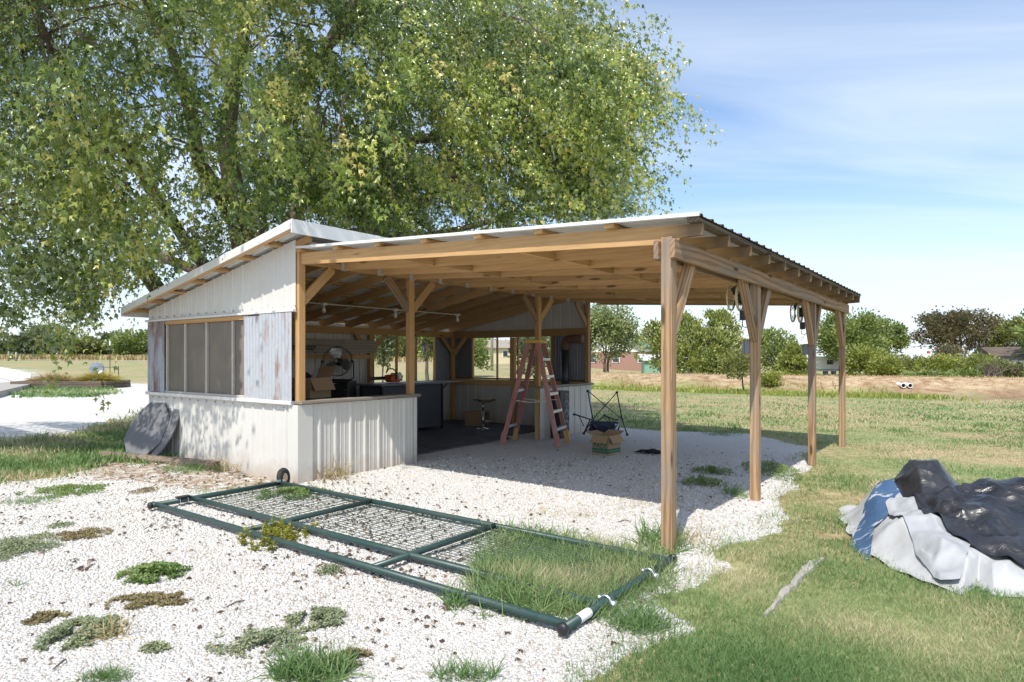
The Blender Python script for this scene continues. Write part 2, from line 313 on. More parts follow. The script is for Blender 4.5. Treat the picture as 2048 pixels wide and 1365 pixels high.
LEAF2 = (np.array([(0, 0, 0), (.3, .5, .06), (0, 1, 0), (-.3, .5, .06)], float), np.array([(0, 1, 2), (0, 2, 3)]))
BLADE = (np.array([(-.05, 0, 0), (.05, 0, 0), (-.035, .55, .06), (.035, .55, .06), (0, 1, .3)], float), np.array([(0, 1, 3), (0, 3, 2), (2, 3, 4)]))
def rv(n): return unit(RNG.normal(size=(n, 3)))
def vnoise(P, s, seed=0.0):
    return np.array([noise.noise((p[0] * s + seed, p[1] * s + seed * 1.7, p[2] * s - seed)) for p in P])
# ---------------------------------------------------------------- ground
def inpoly(x, y, poly):
    x = np.asarray(x); y = np.asarray(y); r = np.zeros(x.shape, bool); n = len(poly)
    for i in range(n):
        x0, y0 = poly[i]; x1, y1 = poly[(i + 1) % n]
        c = ((y0 > y) != (y1 > y)) & (x < (x1 - x0) * (y - y0) / ((y1 - y0) if y1 != y0 else 1e-9) + x0); r ^= c
    return r
BANK = np.array([(4.4, 34.0), (12.4, 28.2), (19.7, 24.6)])
def sstep(a, b, x): t = np.clip((x - a) / (b - a), 0, 1); return t * t * (3 - 2 * t)
def hgt(X, Y):
    X = np.asarray(X, float); Y = np.asarray(Y, float)
    q = X / np.maximum(np.abs(Y), 1.0)
    z = sstep(30, 92, Y) * np.interp(q, [-1.2, -.8, -.3, 0, .13, .2, 1.5], [1.25, 1.15, .85, .6, .1, -.25, -.25])
    # the earth bank beyond the lawn on the right
    by = np.interp(X, [-8, 4.4, 12.4, 19.7, 60], [40, 34, 28.2, 25.2, 10]); d = Y - by
    z = z + .62 * sstep(-.3, 3.0, d) * (1 - sstep(4.5, 12, d)) * sstep(-1, 6, X)
    z = z - .18 * np.exp(-((d + 1.4) / 1.3) ** 2) * sstep(-1, 6, X)
    return z
def GT(x, y):                             # photo pixel -> point of the terrain it shows
    f = lambda Z: CH + (CY - y) / FPX * Z - float(hgt((x - CX) / FPX * Z, Z))
    lo = 1.0; hi = 1.0
    while f(hi) > 0 and hi < 900: lo = hi; hi *= 1.04
    for _ in range(30):
        m_ = (lo + hi) / 2
        if f(m_) > 0: lo = m_
        else: hi = m_
    Z = (lo + hi) / 2; return Vector(((x - CX) / FPX * Z, Z, CH + (CY - y) / FPX * Z))
def wpoly(px): return [tuple(GT(x, y)[:2]) for x, y in px]
LAWN = wpoly([(1190, 712), (1190, 853), (1330, 862), (1500, 868), (1610, 893), (1612, 925), (1590, 960), (1570, 990), (1592, 1040), (1560, 1062), (1440, 1088), (1405, 1120),
              (1420, 1150), (1335, 1195), (1390, 1270), (1290, 1300), (1215, 1345), (1150, 1480), (1500, 2600), (9000, 2600), (9000, 712)])
FIELD = wpoly([(-9000, 712), (-400, 731), (0, 738), (60, 752), (110, 759), (210, 767), (330, 770), (420, 792), (600, 800), (800, 820), (1000, 838), (1180, 848), (1200, 712)])
STRIP = wpoly([(-900, 872), (0, 884), (130, 872), (240, 842), (316, 812), (330, 930), (210, 924), (110, 955), (0, 970), (-900, 1010)])
GATEGRASS = wpoly([(985, 1075), (1110, 1085), (1330, 1130), (1265, 1195), (1190, 1235), (1120, 1222), (980, 1180), (960, 1130)])
DIRT = wpoly([(190, 925), (330, 915), (440, 930), (600, 968), (600, 985), (520, 975), (420, 985), (250, 960), (150, 960)])
def ground():
    def axis(lo, hi, fl, fh, step, g=1.13):
        a = list(np.arange(fl, fh, step)); s = step; x = a[-1]
        while x < hi: s *= g; x += s; a.append(min(x, hi))
        s = step; x = fl; pre = []
        while x > lo: s *= g; x -= s; pre.append(max(x, lo))
        return np.array(sorted(set(pre)) + a)
    xs = axis(-1500, 1500, -7.5, 6.5, .075); ys = axis(-60, 3000, 2.4, 13.5, .075)
    XX, YY = np.meshgrid(xs, ys); X = XX.ravel(); Y = YY.ravel(); n = len(X)
    nz = np.array([noise.noise((x * .9, y * .9, 0)) * .6 + noise.noise((x * 2.7, y * 2.7, 3)) * .4 for x, y in zip(X, Y)])
    amp = .03 * sstep(40, 6, np.hypot(X, Y)); Z = hgt(X, Y) + nz * amp * .6
    inside = np.array([(-3.9 < u < 5 and -.2 < v < 7.4) for u, v in (to_uv(x, y) for x, y in zip(X, Y))]); Z[inside] *= .3
    jx = X + nz * .42; jy = Y
    gr = inpoly(jx, jy, LAWN) | inpoly(jx, jy, FIELD) | inpoly(jx, jy, STRIP)
    front = Y < 2.0; gr = np.where(front, X > .7 + Y * .05, gr).astype(float)
    # soften: grass cover thins over about 15 cm
    g2 = gr.reshape(XX.shape)
    for _ in range(2): g2 = (g2 + np.roll(g2, 1, 0) + np.roll(g2, -1, 0) + np.roll(g2, 1, 1) + np.roll(g2, -1, 1)) / 5
    g2 = g2.ravel()
    dirt = inpoly(jx, jy, DIRT).astype(float)
    far = np.hypot(X, Y)
    ii = np.arange(len(xs) * len(ys)).reshape(len(ys), len(xs)); F = np.stack([ii[:-1, :-1], ii[:-1, 1:], ii[1:, 1:], ii[1:, :-1]], -1).reshape(-1, 4)
    # per-point kind of soil cover
    by = np.interp(X, [-8, 4.4, 12.4, 19.7, 60], [40, 34, 28.2, 25.2, 10]); d = Y - by; rightm = sstep(-1, 6, X)
    bank = rightm * sstep(-.6, .2, d) * (1 - sstep(4.5, 7.5, d))
    lush = rightm * np.exp(-((d + 1.8) / 1.5) ** 2) * (1 - sstep(14, 17, X)); mud = rightm * np.exp(-((d + .2) / .8) ** 2)
    o = np_mesh('ground', np.stack([X, Y, Z], 1), F, None, smooth=True); me = o.data
    for nm, a in (('grass', g2), ('dirt', dirt), ('bank', bank), ('lush', lush), ('mud', mud)):
        at = me.attributes.new(nm, 'FLOAT', 'POINT'); at.data.foreach_set('value', a.astype(np.float32))
    m = mat('ground_cover', (.5, .5, .5), .95, spec=.15); t = NT(m); v = t.coords('Object', jitter=False)
    att = lambda s: t.n('Attribute', _attribute_name=s).outputs['Fac']
    # crushed white limestone
    vo = t.n('TexVoronoi', Scale=62.0, Randomness=1.0); t.k(v, vo.inputs['Vector']); vf = t.n('TexVoronoi', _feature='DISTANCE_TO_EDGE', Scale=62.0, Randomness=1.0); t.k(v, vf.inputs['Vector'])
    sepc = t.n('SeparateColor'); t.k(vo.outputs['Color'], sepc.inputs[0])
    st = t.ramp(sepc.outputs[0], [(0, (.47, .45, .425)), (.12, (.56, .545, .52)), (.6, (.64, .625, .60)), (1, (.71, .695, .675))])
    st = t.mix(t.ramp(vf.outputs['Distance'], [(0, (.75, .75, .75)), (.10, (0, 0, 0))]), st, (.38, .36, .335))
    dn = t.noise(v, .55, 5, .6); st = t.mix(t.math('MULTIPLY', t.ramp(dn, [(.50, (0, 0, 0)), (.72, (1, 1, 1))]), .34), st, (.45, .37, .285))
    # turf under the blades: soil, thatch, green
    a1 = t.noise(v, .45, 6, .62); a2 = t.noise(v, 7, 5, .7); a3 = t.noise(t.coords('Object', (1, .35, 1), jitter=False), .12, 4, .55)
    gcol = t.ramp(a2, [(.28, (.12, .135, .055)), (.5, (.235, .27, .115)), (.72, (.36, .345, .18))])
    dry = t.ramp(a2, [(.3, (.24, .17, .095)), (.55, (.40, .315, .18)), (.75, (.52, .43, .27))])
    gcol = t.mix(t.ramp(a1, [(.44, (0, 0, 0)), (.60, (.95, .95, .95))]), gcol, dry)
    gcol = t.mix(t.ramp(a3, [(.47, (0, 0, 0)), (.6, (.7, .7, .7))]), gcol, dry)
    bankc = t.ramp(t.noise(v, 2.2, 6, .65), [(.3, (.20, .11, .065)), (.45, (.36, .235, .14)), (.55, (.45, .34, .21)), (.72, (.55, .46, .31))])
    gcol = t.mix(att('bank'), gcol, bankc); gcol = t.mix(t.math('MULTIPLY', att('mud'), .75), gcol, (.17, .09, .055)); gcol = t.mix(t.math('MULTIPLY', att('lush'), .9), gcol, t.ramp(a2, [(.3, (.16, .28, .03)), (.7, (.30, .43, .07))]))
    # ragged border between both
    e = t.math('ADD', att('grass'), t.math('MULTIPLY', t.math('SUBTRACT', t.noise(v, 7.5, 6, .75), .5), 1.5))
    c = t.mix(t.ramp(e, [(.44, (0, 0, 0)), (.56, (1, 1, 1))]), st, gcol)
    dm = t.math('MULTIPLY', att('dirt'), t.ramp(t.noise(v, 6, 5, .7), [(.38, (0, 0, 0)), (.55, (1, 1, 1))])); c = t.mix(dm, c, t.ramp(a2, [(.3, (.19, .12, .075)), (.7, (.38, .29, .2))]))
    t.col(c); hb = t.math('MULTIPLY', t.math('MINIMUM', vf.outputs['Distance'], .2), 3.0); t.bump(t.math('ADD', hb, t.math('MULTIPLY', a2, .6)), .28, .012)
    me.materials.append(m); tag(o, 'white gravel yard and patchy lawn running out to dry fields', None, kind='structure'); return o
GROUND = ground()
def zat(x, y): return float(hgt(x, y))
# country road far across the field, with its dry verge
def road():
    pts = [(-190, 92), (-120, 95), (-75, 97), (-40, 99), (-10, 101), (8, 103)]; vs = []; fs = []
    for x, y in pts: vs += [(x, y - 2.0, zat(x, y - 2.0) + .06), (x, y + 2.0, zat(x, y + 2.0) + .08)]
    for i in range(len(pts) - 1): fs.append((2 * i, 2 * i + 2, 2 * i + 3, 2 * i + 1))
    m = mat('far_white_gravel', (.66, .64, .60), .95); t = NT(m); t.col(t.ramp(t.noise(t.coords('Object'), .8, 5), [(.3, (.54, .52, .49)), (.7, (.68, .67, .65))]))
    tag(MB().add(vs, fs).build('country_road', m), 'pale gravel road across the far field', None, kind='structure')
road()
# drive branch running off behind the raised bed
def drive():
    px = [(-160, 726, 745), (-60, 729, 748), (0, 735, 757), (35, 741, 766), (62, 749, 772)]; vs = []; fs = []
    for x, y0, y1 in px: a = GT(x, y0); b = GT(x, y1); vs += [(a.x, a.y, zat(a.x, a.y) + .03), (b.x, b.y, zat(b.x, b.y) + .03)]
    for i in range(len(px) - 1): fs.append((2 * i + 1, 2 * i + 3, 2 * i + 2, 2 * i))
    tag(MB().add(vs, fs).build('drive', bpy.data.materials['far_white_gravel']), 'white gravel drive branching off past the raised bed', None, kind='structure')
drive()
# ---------------------------------------------------------------- the open shed with its lean-to (local axes: u across, v along the rows of posts)
SHED = empty('open_shed', C0, ANG); tag(SHED, 'open white steel shed on timber posts with a wide lean-to roof', 'shed')
UD, LEN, UB = -3.73, 6.89, 4.68; AV = [0, 1.83, 5.08, LEN]; BV = [0, 2.28, 5.0, 7.29]; PS = .09
def zr(u): return 2.965 + .18 * u                       # top of main roof
def zl(u): return 2.80 - .0534 * u                      # top of lean-to purlins
UPX = (1, 0, 0)
# posts
for v in AV: board('post', (0, v, -.3), (0, v, 2.63 if v else 2.78), PS, PS, 'wood', SHED, UPX)
for v in (0, 2.1, 4.31, LEN): board('post', (UD, v, -.3), (UD, v, 1.975), PS, PS, 'wood', SHED, UPX)
for u in (-1.9,): board('post', (u, LEN, -.3), (u, LEN, 1.95), PS, PS, 'wood', SHED, UPX)
for v in BV: board('post', (UB, v, -.35), (UB, v, 2.42), PS, PS, 'wood_b', SHED, UPX)
# headers and beams
for du in (-.022, .022): board('header', (du, -.045 if du < 0 else .05, 2.705), (du, LEN + .05, 2.705), .04, .147, 'wood', SHED)
for du in (-.022, .022): board('header', (UD + du, -.05, 2.05), (UD + du, LEN + .05, 2.05), .04, .14, 'wood', SHED)
board('header', (UD + .05, LEN, 2.04), (-.05, LEN, 2.04), .04, .16, 'wood', SHED)
board('sill_beam', (UD + .05, LEN, .93), (-1.945, LEN, .93), .04, .14, 'wood', SHED); board('sill_beam', (-1.855, LEN, .93), (-.05, LEN, .93), .04, .14, 'wood', SHED)
board('tie_beam', (UD + .05, .02, 2.03), (-.05, .02, 2.03), .04, .09, 'wood', SHED)
for s in (-1, 1): board('beam', (UB + s * .066, -.09, 2.322), (UB + s * .066, 7.42, 2.322), .04, .145, 'wood_b', SHED)
# main rafters and purlins
i = 0; v = .03
while v < LEN + .1:
    board('rafter', (UD - .1, v, zr(UD - .1) - .118), (.06, v, zr(.06) - .118), .04, .14, 'wood', SHED); v += .6213; i += 1
PUR = [UD - .19 + k * (4.24 - .06) / 7 for k in range(8)]
for u in PUR: board('purlin', (u, -.35, zr(u) - .026), (u, LEN + .22, zr(u) - .026), .088, .038, 'wood', SHED, up=(-.177, 0, .984))
# lean-to rafters with birdsmouthed tails, hangers, blocking, purlins
def rafter_mesh():
    x0, x1, xt = .05, UB + .10, UB + .27; sl = -.0534; zt = lambda x: zl(x) - .04
    pr = [(x0, zt(x0)), (xt, zt(xt)), (xt, zt(xt) - .085), (x1, zt(x1) - .10), (x1 - .03, zt(x1) - .14), (x0, zt(x0) - .14)]
    n = len(pr); vs = [(x - x0, y, z - zt(x0)) for y in (-.019, .019) for x, z in pr]
    fs = [tuple(range(n)), tuple(range(2 * n - 1, n - 1, -1))] + [((k + 1) % n, k, k + n, (k + 1) % n + n) for k in range(n)]
    me = bpy.data.meshes.new('rafter'); me.from_pydata(vs, [], fs); me.update(); me.materials.append(M['wood_tail']); return me, (x0, zt(x0))
RM, (RX, RZ) = rafter_mesh(); NR = 13; RV = [.0 + k * (7.24 - .0) / (NR - 1) for k in range(NR)]
for k, v in enumerate(RV):
    link('rafter', RM, None, SHED, loc=(RX, v, RZ))
    if k == 0: v_h = None
    else: h = MB().box((.045, v - .03, RZ - .145), (.10, v - .021, RZ - .03)).box((.045, v + .021, RZ - .145), (.10, v + .03, RZ - .03)).box((.045, v - .03, RZ - .149), (.10, v + .03, RZ - .1445))
    if k: h.build('joist_hanger', 'galv_bright', SHED)
    for ub in (1.65, 3.25):
        if k < NR - 1: board('blocking', (ub + (k % 2) * .05, v + .02, zl(ub) - .115), (ub + (k % 2) * .05, RV[k + 1] - .02, zl(ub) - .115), .038, .125, 'wood', SHED)
LP = [.09 + k * (4.90 - .09) / 7 for k in range(8)]
for k, u in enumerate(LP): board('purlin', (u, -.088, zl(u) - .02), (u, 7.36, zl(u) - .02), .088, .038, 'wood_dark' if k == 7 else 'wood', SHED)
# knee braces
def brace(u, v0, z0, v1, z1, w, th, m, key='knee_brace'): board(key, (u, v0, z0), (u, v1, z1), th, w, m, SHED, up=(0, (z1 - z0), -(v1 - v0)))
for v, ss in ((0, (1,)), (AV[1], (-1, 1)), (AV[2], (-1, 1)), (LEN, (-1,))):
    for s in ss: brace(.0, v + s * .03, 2.18, v + s * .47, 2.62, .115, .04, 'wood' if s > 0 or v == 0 else 'wood_b')
for v, ss in ((0, (1,)), (BV[1], (-1, 1)), (BV[2], (-1, 1)), (BV[3], (-1,))):
    for s in ss: brace(UB, v + s * .035, 1.70, v + s * .46, 2.30, .105, .07, 'wood_b')
for v, s in ((0, 1), (2.1, -1), (2.1, 1), (4.31, 1), (LEN, -1), (4.31, -1)): brace(UD + .01, v + s * .03, 1.62, v + s * .40, 1.98, .09, .04, 'wood')
for u0, u1 in ((UD + .05, UD + .42),): board('knee_brace', (u0, LEN - .02, 1.58), (u1, LEN - .02, 1.97), .04, .09, 'wood', SHED, up=(.39, 0, -.37))
# roofs: sheet after sheet
def roof_sheets(v0, v1, u0, u1, zf, off, rm='roof_metal'):
    n = round((v1 - v0) / .914); w = (v1 - v0) / n; d = Vector((u1 - u0, 0, zf(u1) - zf(u0))); ln = d.length; d.normalize(); nn = Vector((-d.z, 0, d.x))
    for k in range(n): sheet('roof_sheet', (u0, v0 + k * w, zf(u0) + off + (k % 2) * .002), (0, 1, 0), d, nn, w, ln, ln, 'ag', rm, SHED)
roof_sheets(-.36, LEN + .25, UD - .24, .36, zr, .0); roof_sheets(-.095, 7.40, .06, 4.965, zl, .003, 'roof_lean')
# trims and fascias
for nm, a, b, w, h in (('rake_trim', (UD - .25, -.375, zr(UD - .25) - .03), (.375, -.375, zr(.375) - .03), .02, .10), ('rake_trim', (UD - .25, LEN + .262, zr(UD - .25) - .03), (.375, LEN + .262, zr(.375) - .03), .02, .10),
                       ('ridge_trim', (.385, -.385, zr(.385) - .055), (.385, LEN + .27, zr(.385) - .055), .018, .155), ('eave_trim', (UD - .262, -.38, zr(UD - .26) - .055), (UD - .262, LEN + .26, zr(UD - .26) - .055), .018, .12)):
    board(nm, a, b, w, h, 'trim', SHED, bev=.003)
board('fly_rafter', (UD - .24, -.346, zr(UD - .24) - .07), (.33, -.346, zr(.33) - .07), .034, .05, 'wood', SHED)
board('ridge_cap', (.30, -.38, zr(.30) + .022), (.30, LEN + .26, zr(.30) + .022), .17, .012, 'trim', SHED, up=(-.177, 0, .984), bev=.003)
board('lean_to_edge_trim', (.07, -.103, zl(.07) + .012), (4.96, -.103, zl(4.96) + .012), .012, .03, 'trim', SHED, bev=.002)
board('ridge_blocking', (.10, -.03, 2.86), (.10, LEN, 2.86), .02, .07, 'trim', SHED)
board('end_block', (.02, -.05, 2.85), (.28, -.05, 2.895), .04, .09, 'wood', SHED)
# siding: gable, lower walls, rear wall, far wall
def wall_sheets(name, o, du, dn, total, z0, ztop, kind, m, wmax=.914):
    n = max(1, round(total / wmax)); w = total / n; o = Vector(o); du = Vector(du)
    for k in range(n):
        a = o + du * (w * k); l0 = ztop(w * k) - z0; l1 = ztop(w * (k + 1)) - z0
        sheet(name, (a.x, a.y, z0), du, (0, 0, 1), dn, w, l0, l1, kind, m, SHED)
GX = .06
wall_sheets('siding_panel', (UD - .05, -GX, 0), (1, 0, 0), (0, -1, 0), 3.78, 2.075, lambda s: zr(UD - .05 + s) - .05, 'ag', 'metal_white')
wall_sheets('siding_panel', (UD - .05, -GX, 0), (1, 0, 0), (0, -1, 0), 3.80, -.05, lambda s: .935, 'ag', 'metal_white')
wall_sheets('siding_panel', (GX, -.03, 0), (0, 1, 0), (1, 0, 0), 1.90, -.05, lambda s: .935, 'ag', 'metal_white', .95)
wall_sheets('siding_panel', (GX, 5.13, 0), (0, 1, 0), (1, 0, 0), LEN + .05 - 5.13, -.05, lambda s: .935, 'ag', 'metal_white')
wall_sheets('siding_panel', (UD - GX, LEN + .05, 0), (0, -1, 0), (-1, 0, 0), LEN + .05 - 4.31, -.05, lambda s: .96, 'ag', 'metal_white')
wall_sheets('siding_panel', (UD - GX, 4.31, 0), (0, -1, 0), (-1, 0, 0), 4.36, -.05, lambda s: 2.1, 'ag', 'metal_white')
wall_sheets('siding_panel', (UD - .05, LEN + GX, 0), (1, 0, 0), (0, 1, 0), 3.78, 2.03, lambda s: zr(UD - .05 + s) - .05, 'ag', 'metal_white')
wall_sheets('siding_panel', (UD - .05, LEN + GX, 0), (1, 0, 0), (0, 1, 0), 3.78, -.05, lambda s: .90, 'ag', 'metal_white')
wall_sheets('corrugated_sheet', (UD - .05, LEN + GX, 0), (1, 0, 0), (0, 1, 0), .62, .905, lambda s: 2.02, 'cor', 'galv_shaded'); wall_sheets('corrugated_sheet', (-.884, LEN + GX, 0), (1, 0, 0), (0, 1, 0), .93, .905, lambda s: 2.02, 'cor', 'galv_shaded')
wall_sheets('corrugated_sheet', (UD - GX, LEN + .05, 0), (0, -1, 0), (-1, 0, 0), .65, .965, lambda s: 2.1, 'cor', 'galv_shaded')
# jambs and mullions of the unglazed openings
for v in (4.40, 5.07, 5.66, 6.27): board('mullion', (UD - .02, v, .97), (UD - .02, v, 1.98), .038, .06, 'wood', SHED, UPX)
board('window_sill', (UD - .02, 4.36, .955), (UD - .02, LEN - .05, .955), .13, .038, 'wood', SHED)
for u in (-3.11, -2.38, -.884, -1.79, -1.99): board('mullion', (u, LEN + .02, 1.0), (u, LEN + .02, 1.96), .06 if u in (-3.11, -.884) else .04, .038, 'wood', SHED, UPX)
board('window_sill', (-3.6, LEN + .03, 1.02), (-1.96, LEN + .03, 1.02), .08, .03, 'wood_dark', SHED); board('window_sill', (-1.84, LEN + .03, 1.02), (-.1, LEN + .03, 1.02), .08, .03, 'wood_dark', SHED)
# boards on the rear wall
for z0, h, v0, v1 in ((1.80, .125, .3, 4.42), (1.665, .135, .3, 4.42), (1.525, .088, .06, 4.26)): board('wall_board', (UD + .066 if h > .1 else UD + .02, v0, z0), (UD + .066 if h > .1 else UD + .02, v1, z0), .036, h, 'wood_grey' if h > .1 else 'wood', SHED)
# wall caps and corner trims
board('wall_cap', (.03, -.06, .962), (.03, 1.93, .962), .17, .04, 'wood_grey', SHED); board('wall_cap', (.03, 5.02, .962), (.03, LEN + .07, .962), .17, .04, 'wood_grey', SHED)
board('sill_trim', (UD - .07, -.09, .958), (-.02, -.09, .958), .06, .045, 'trim', SHED, bev=.003); board('head_trim', (UD - .09, -.088, 2.066), (.02, -.088, 2.066), .05, .03, 'trim', SHED, bev=.003)
cn = MB(); cn.box((-.10, -.088, -.02), (.085, -.082, .935)).box((.079, -.082, -.02), (.085, .12, .935)); cn.build('corner_trim', 'metal_white', SHED)
cn = MB(); cn.box((.068, 5.03, -.02), (.084, 5.14, .935)); cn.build('corner_trim', 'metal_white', SHED)
cn = MB(); cn.box((.068, 1.83, -.02), (.084, 1.885, .935)).box((-.03, 1.876, -.02), (.084, 1.884, .935)); cn.build('corner_trim', 'metal_white', SHED)
# the screened window in the sunlit end wall
M['screen'] = painted('dusty_insect_screen', (.18, .155, .13), .8, .55, (.32, .27, .21)); M['frame_grey'] = painted('weathered_frame', (.50, .46, .41), .7, .4)
uw = [-3.20, -2.655, -2.06, -1.385, -1.0]
for k in range(4):
    f = board('window_screen', (uw[k] + .018, -.035, 1.495), (uw[k + 1] - .018, -.035, 1.495), .004, .99, 'screen', SHED, bev=0)
for u in uw: board('mullion', (u, -.055, .99), (u, -.055, 1.99), .035, .04, 'frame_grey', SHED, UPX)
board('window_head', (uw[0] - .03, -.06, 2.02), (uw[-1] + .02, -.06, 2.02), .045, .055, 'wood', SHED); board('window_sill', (uw[0] - .02, -.065, .995), (uw[-1] + .02, -.065, .995), .05, .03, 'frame_grey', SHED)
sheet('corrugated_sheet', (UD - .06, -.075, .985), (1, 0, 0), (0, 0, 1), (0, -1, 0), .53, 1.065, 1.065, 'cor', 'galv_rust', SHED)
sheet('corrugated_sheet', (-1.06, -.087, .955), (1, 0, 0), (-.012, 0, 1), (0, -1, 0), .40, 1.08, 1.075, 'cor', 'galv', SHED)
sheet('corrugated_sheet', (-.69, -.102, .955), (1, 0, 0), (0, 0, 1), (0, -1, 0), .685, 1.09, 1.09, 'cor', 'galv', SHED)
sc = MB()
for k in range(17):
    for z in ((.90), (2.12)): sc.disc((-3.65 + k * .2286 - .0, -GX - .012, z), (0, 1, 0), .008, .012, 6)
sc.build('screw', 'grey_box', SHED)
# floor mat inside
m = mat('dark_floor_mat', (.06, .06, .066), .9); t = NT(m); t.col(t.ramp(t.noise(t.coords('Object'), 2.5, 6, .7), [(.35, (.06, .06, .066)), (.6, (.12, .12, .13)), (.8, (.24, .235, .23))])); t.bump(t.noise(t.coords('Object'), 60, 3), .4, .01)
def floor_mat():
    mb = MB(); e = []
    for k in range(24): v = .1 + k * 6.7 / 23; e.append((-.42 + .07 * noise.noise((v * 1.3, 0, 0)) + (.0 if 1.9 < v < 5.0 else -.3), v))
    vs = [(u, v, .022) for u, v in e] + [(-3.66, v, .022) for u, v in e] + [(u + .01, v, .0) for u, v in e]; n = len(e)
    fs = [(k, k + 1, n + k + 1, n + k) for k in range(n - 1)] + [(2 * n + k, 2 * n + k + 1, k + 1, k) for k in range(n - 1)]
    fs = [tuple(reversed(f)) for f in fs]
    o = mb.add(vs, fs).build('floor_mat', m); o.location = C0; o.rotation_euler.z = ANG; tag(o, 'dark grey rubber floor mat covering the ground inside the shed', 'mat')
floor_mat()
# lights: conduit with three bulbs
cd = MB(); cd.tube([L(-2.1, -.1 + .05, 2.385), L(-2.1, 5.25, 2.385)], .010, 6); cd = cd.build('conduit', 'porcelain'); tag(cd, 'thin pale wiring conduit running under the shed rafters between the bulbs', 'conduit')
for k, v in enumerate((1.92, 3.5, 5.22)):
    p = L(-2.1, v, 2.40); e = empty('ceiling_bulb', p, ANG); tag(e, 'bare white bulb in a porcelain socket, ' + ('above the floor fan', 'behind the half-wall end post', 'above the wicker bar end')[k], 'light', 'bare bulbs on the conduit')
    MB().lathe([(.062, .0), (.065, -.012), (.055, -.03), (.03, -.045), (.024, -.06)], 14).build('socket', 'porcelain', e, True)
    MB().lathe([(.016, -.058), (.017, -.075), (.031, -.10), (.036, -.125), (.030, -.15), (.014, -.165), (.002, -.168)], 14).build('bulb', 'bulb', e, True)
# wall fans on the outer posts, with their switch boxes
def wall_fan(v, zc, label):
    e = empty('wall_fan', L(UB - .045, v, zc), ANG); tag(e, label, 'fan', 'fans fixed to the outer lean-to posts')
    a = (-1, 0, 0); c = Vector((-.16, 0, 0))
    MB().torus(c + Vector((.05, 0, 0)), a, .14, .014, 28).torus(c - Vector((.05, 0, 0)), a, .13, .01, 28).build('guard_ring', 'cream', e, True)
    sp = MB()
    for k in range(12): an = k * math.pi / 6; d = Vector((0, math.cos(an), math.sin(an))); sp.tube([c + d * .05 - Vector((.05, 0, 0)), c + d * .13 - Vector((.05, 0, 0))], .003, 4); sp.tube([c + d * .05 + Vector((.05, 0, 0)), c + d * .14 + Vector((.05, 0, 0))], .003, 4)
    sp.build('guard', 'cream', e); bl = MB()
    for k in range(3):
        an = k * 2.094; d = Vector((0, math.cos(an), math.sin(an))); q = Vector((0, -d.z, d.y)); bl.add([c + d * .04 - q * .03, c + d * .13 - q * .06 + Vector((.02, 0, 0)), c + d * .135 + q * .04 - Vector((.02, 0, 0)), c + d * .04 + q * .03], [(0, 1, 2, 3)])
    bl.build('blade', 'black', e); MB().tube([c + Vector((.02, 0, 0)), c + Vector((.16, 0, 0))], [.07, .06], 14).build('motor', 'black', e, True)
    MB().bar(c + Vector((.14, 0, -.02)), (0, 0, -.02), .05, .03).bar((-.012, 0, -.16), (-.012, 0, .12), .05, .02, (1, 0, 0)).build('bracket', 'black_metal', e)
    MB().box((-.11, -.035, -.24), (-.05, .035, -.14)).build('transformer', 'black', e, bevel=.006); MB().tube([(-.09, .02, -.24), (-.10, .03, -.30), (-.06, .02, -.32), (-.012, 0, -.28)], .005, 5).build('cord', 'black', e)
    b = empty('outlet_box', L(UB - .045, v, 1.62), ANG); tag(b, 'grey weatherproof outlet box on the ' + ('second' if v < 3 else 'third') + ' outer post of the lean-to', 'outlet box', 'outlet boxes on the posts')
    MB().box((-.06, -.045, -.075), (0, .045, .075)).build('housing', 'grey_box', b, bevel=.008); MB().box((-.075, -.05, -.08), (-.058, .05, .07)).build('lid', 'grey_box', b, bevel=.005)
wall_fan(BV[1], 2.14, 'round cream and black wall fan on the lean-to post between the two braced outer bays'); wall_fan(BV[2], 2.14, 'round cream and black wall fan on the third outer lean-to post')
# ---------------------------------------------------------------- things in and around the shed
def place(o, u, v, z=0, rz=0): o.location = L(u, v, z); o.rotation_euler = (0, 0, ANG + rz); return o
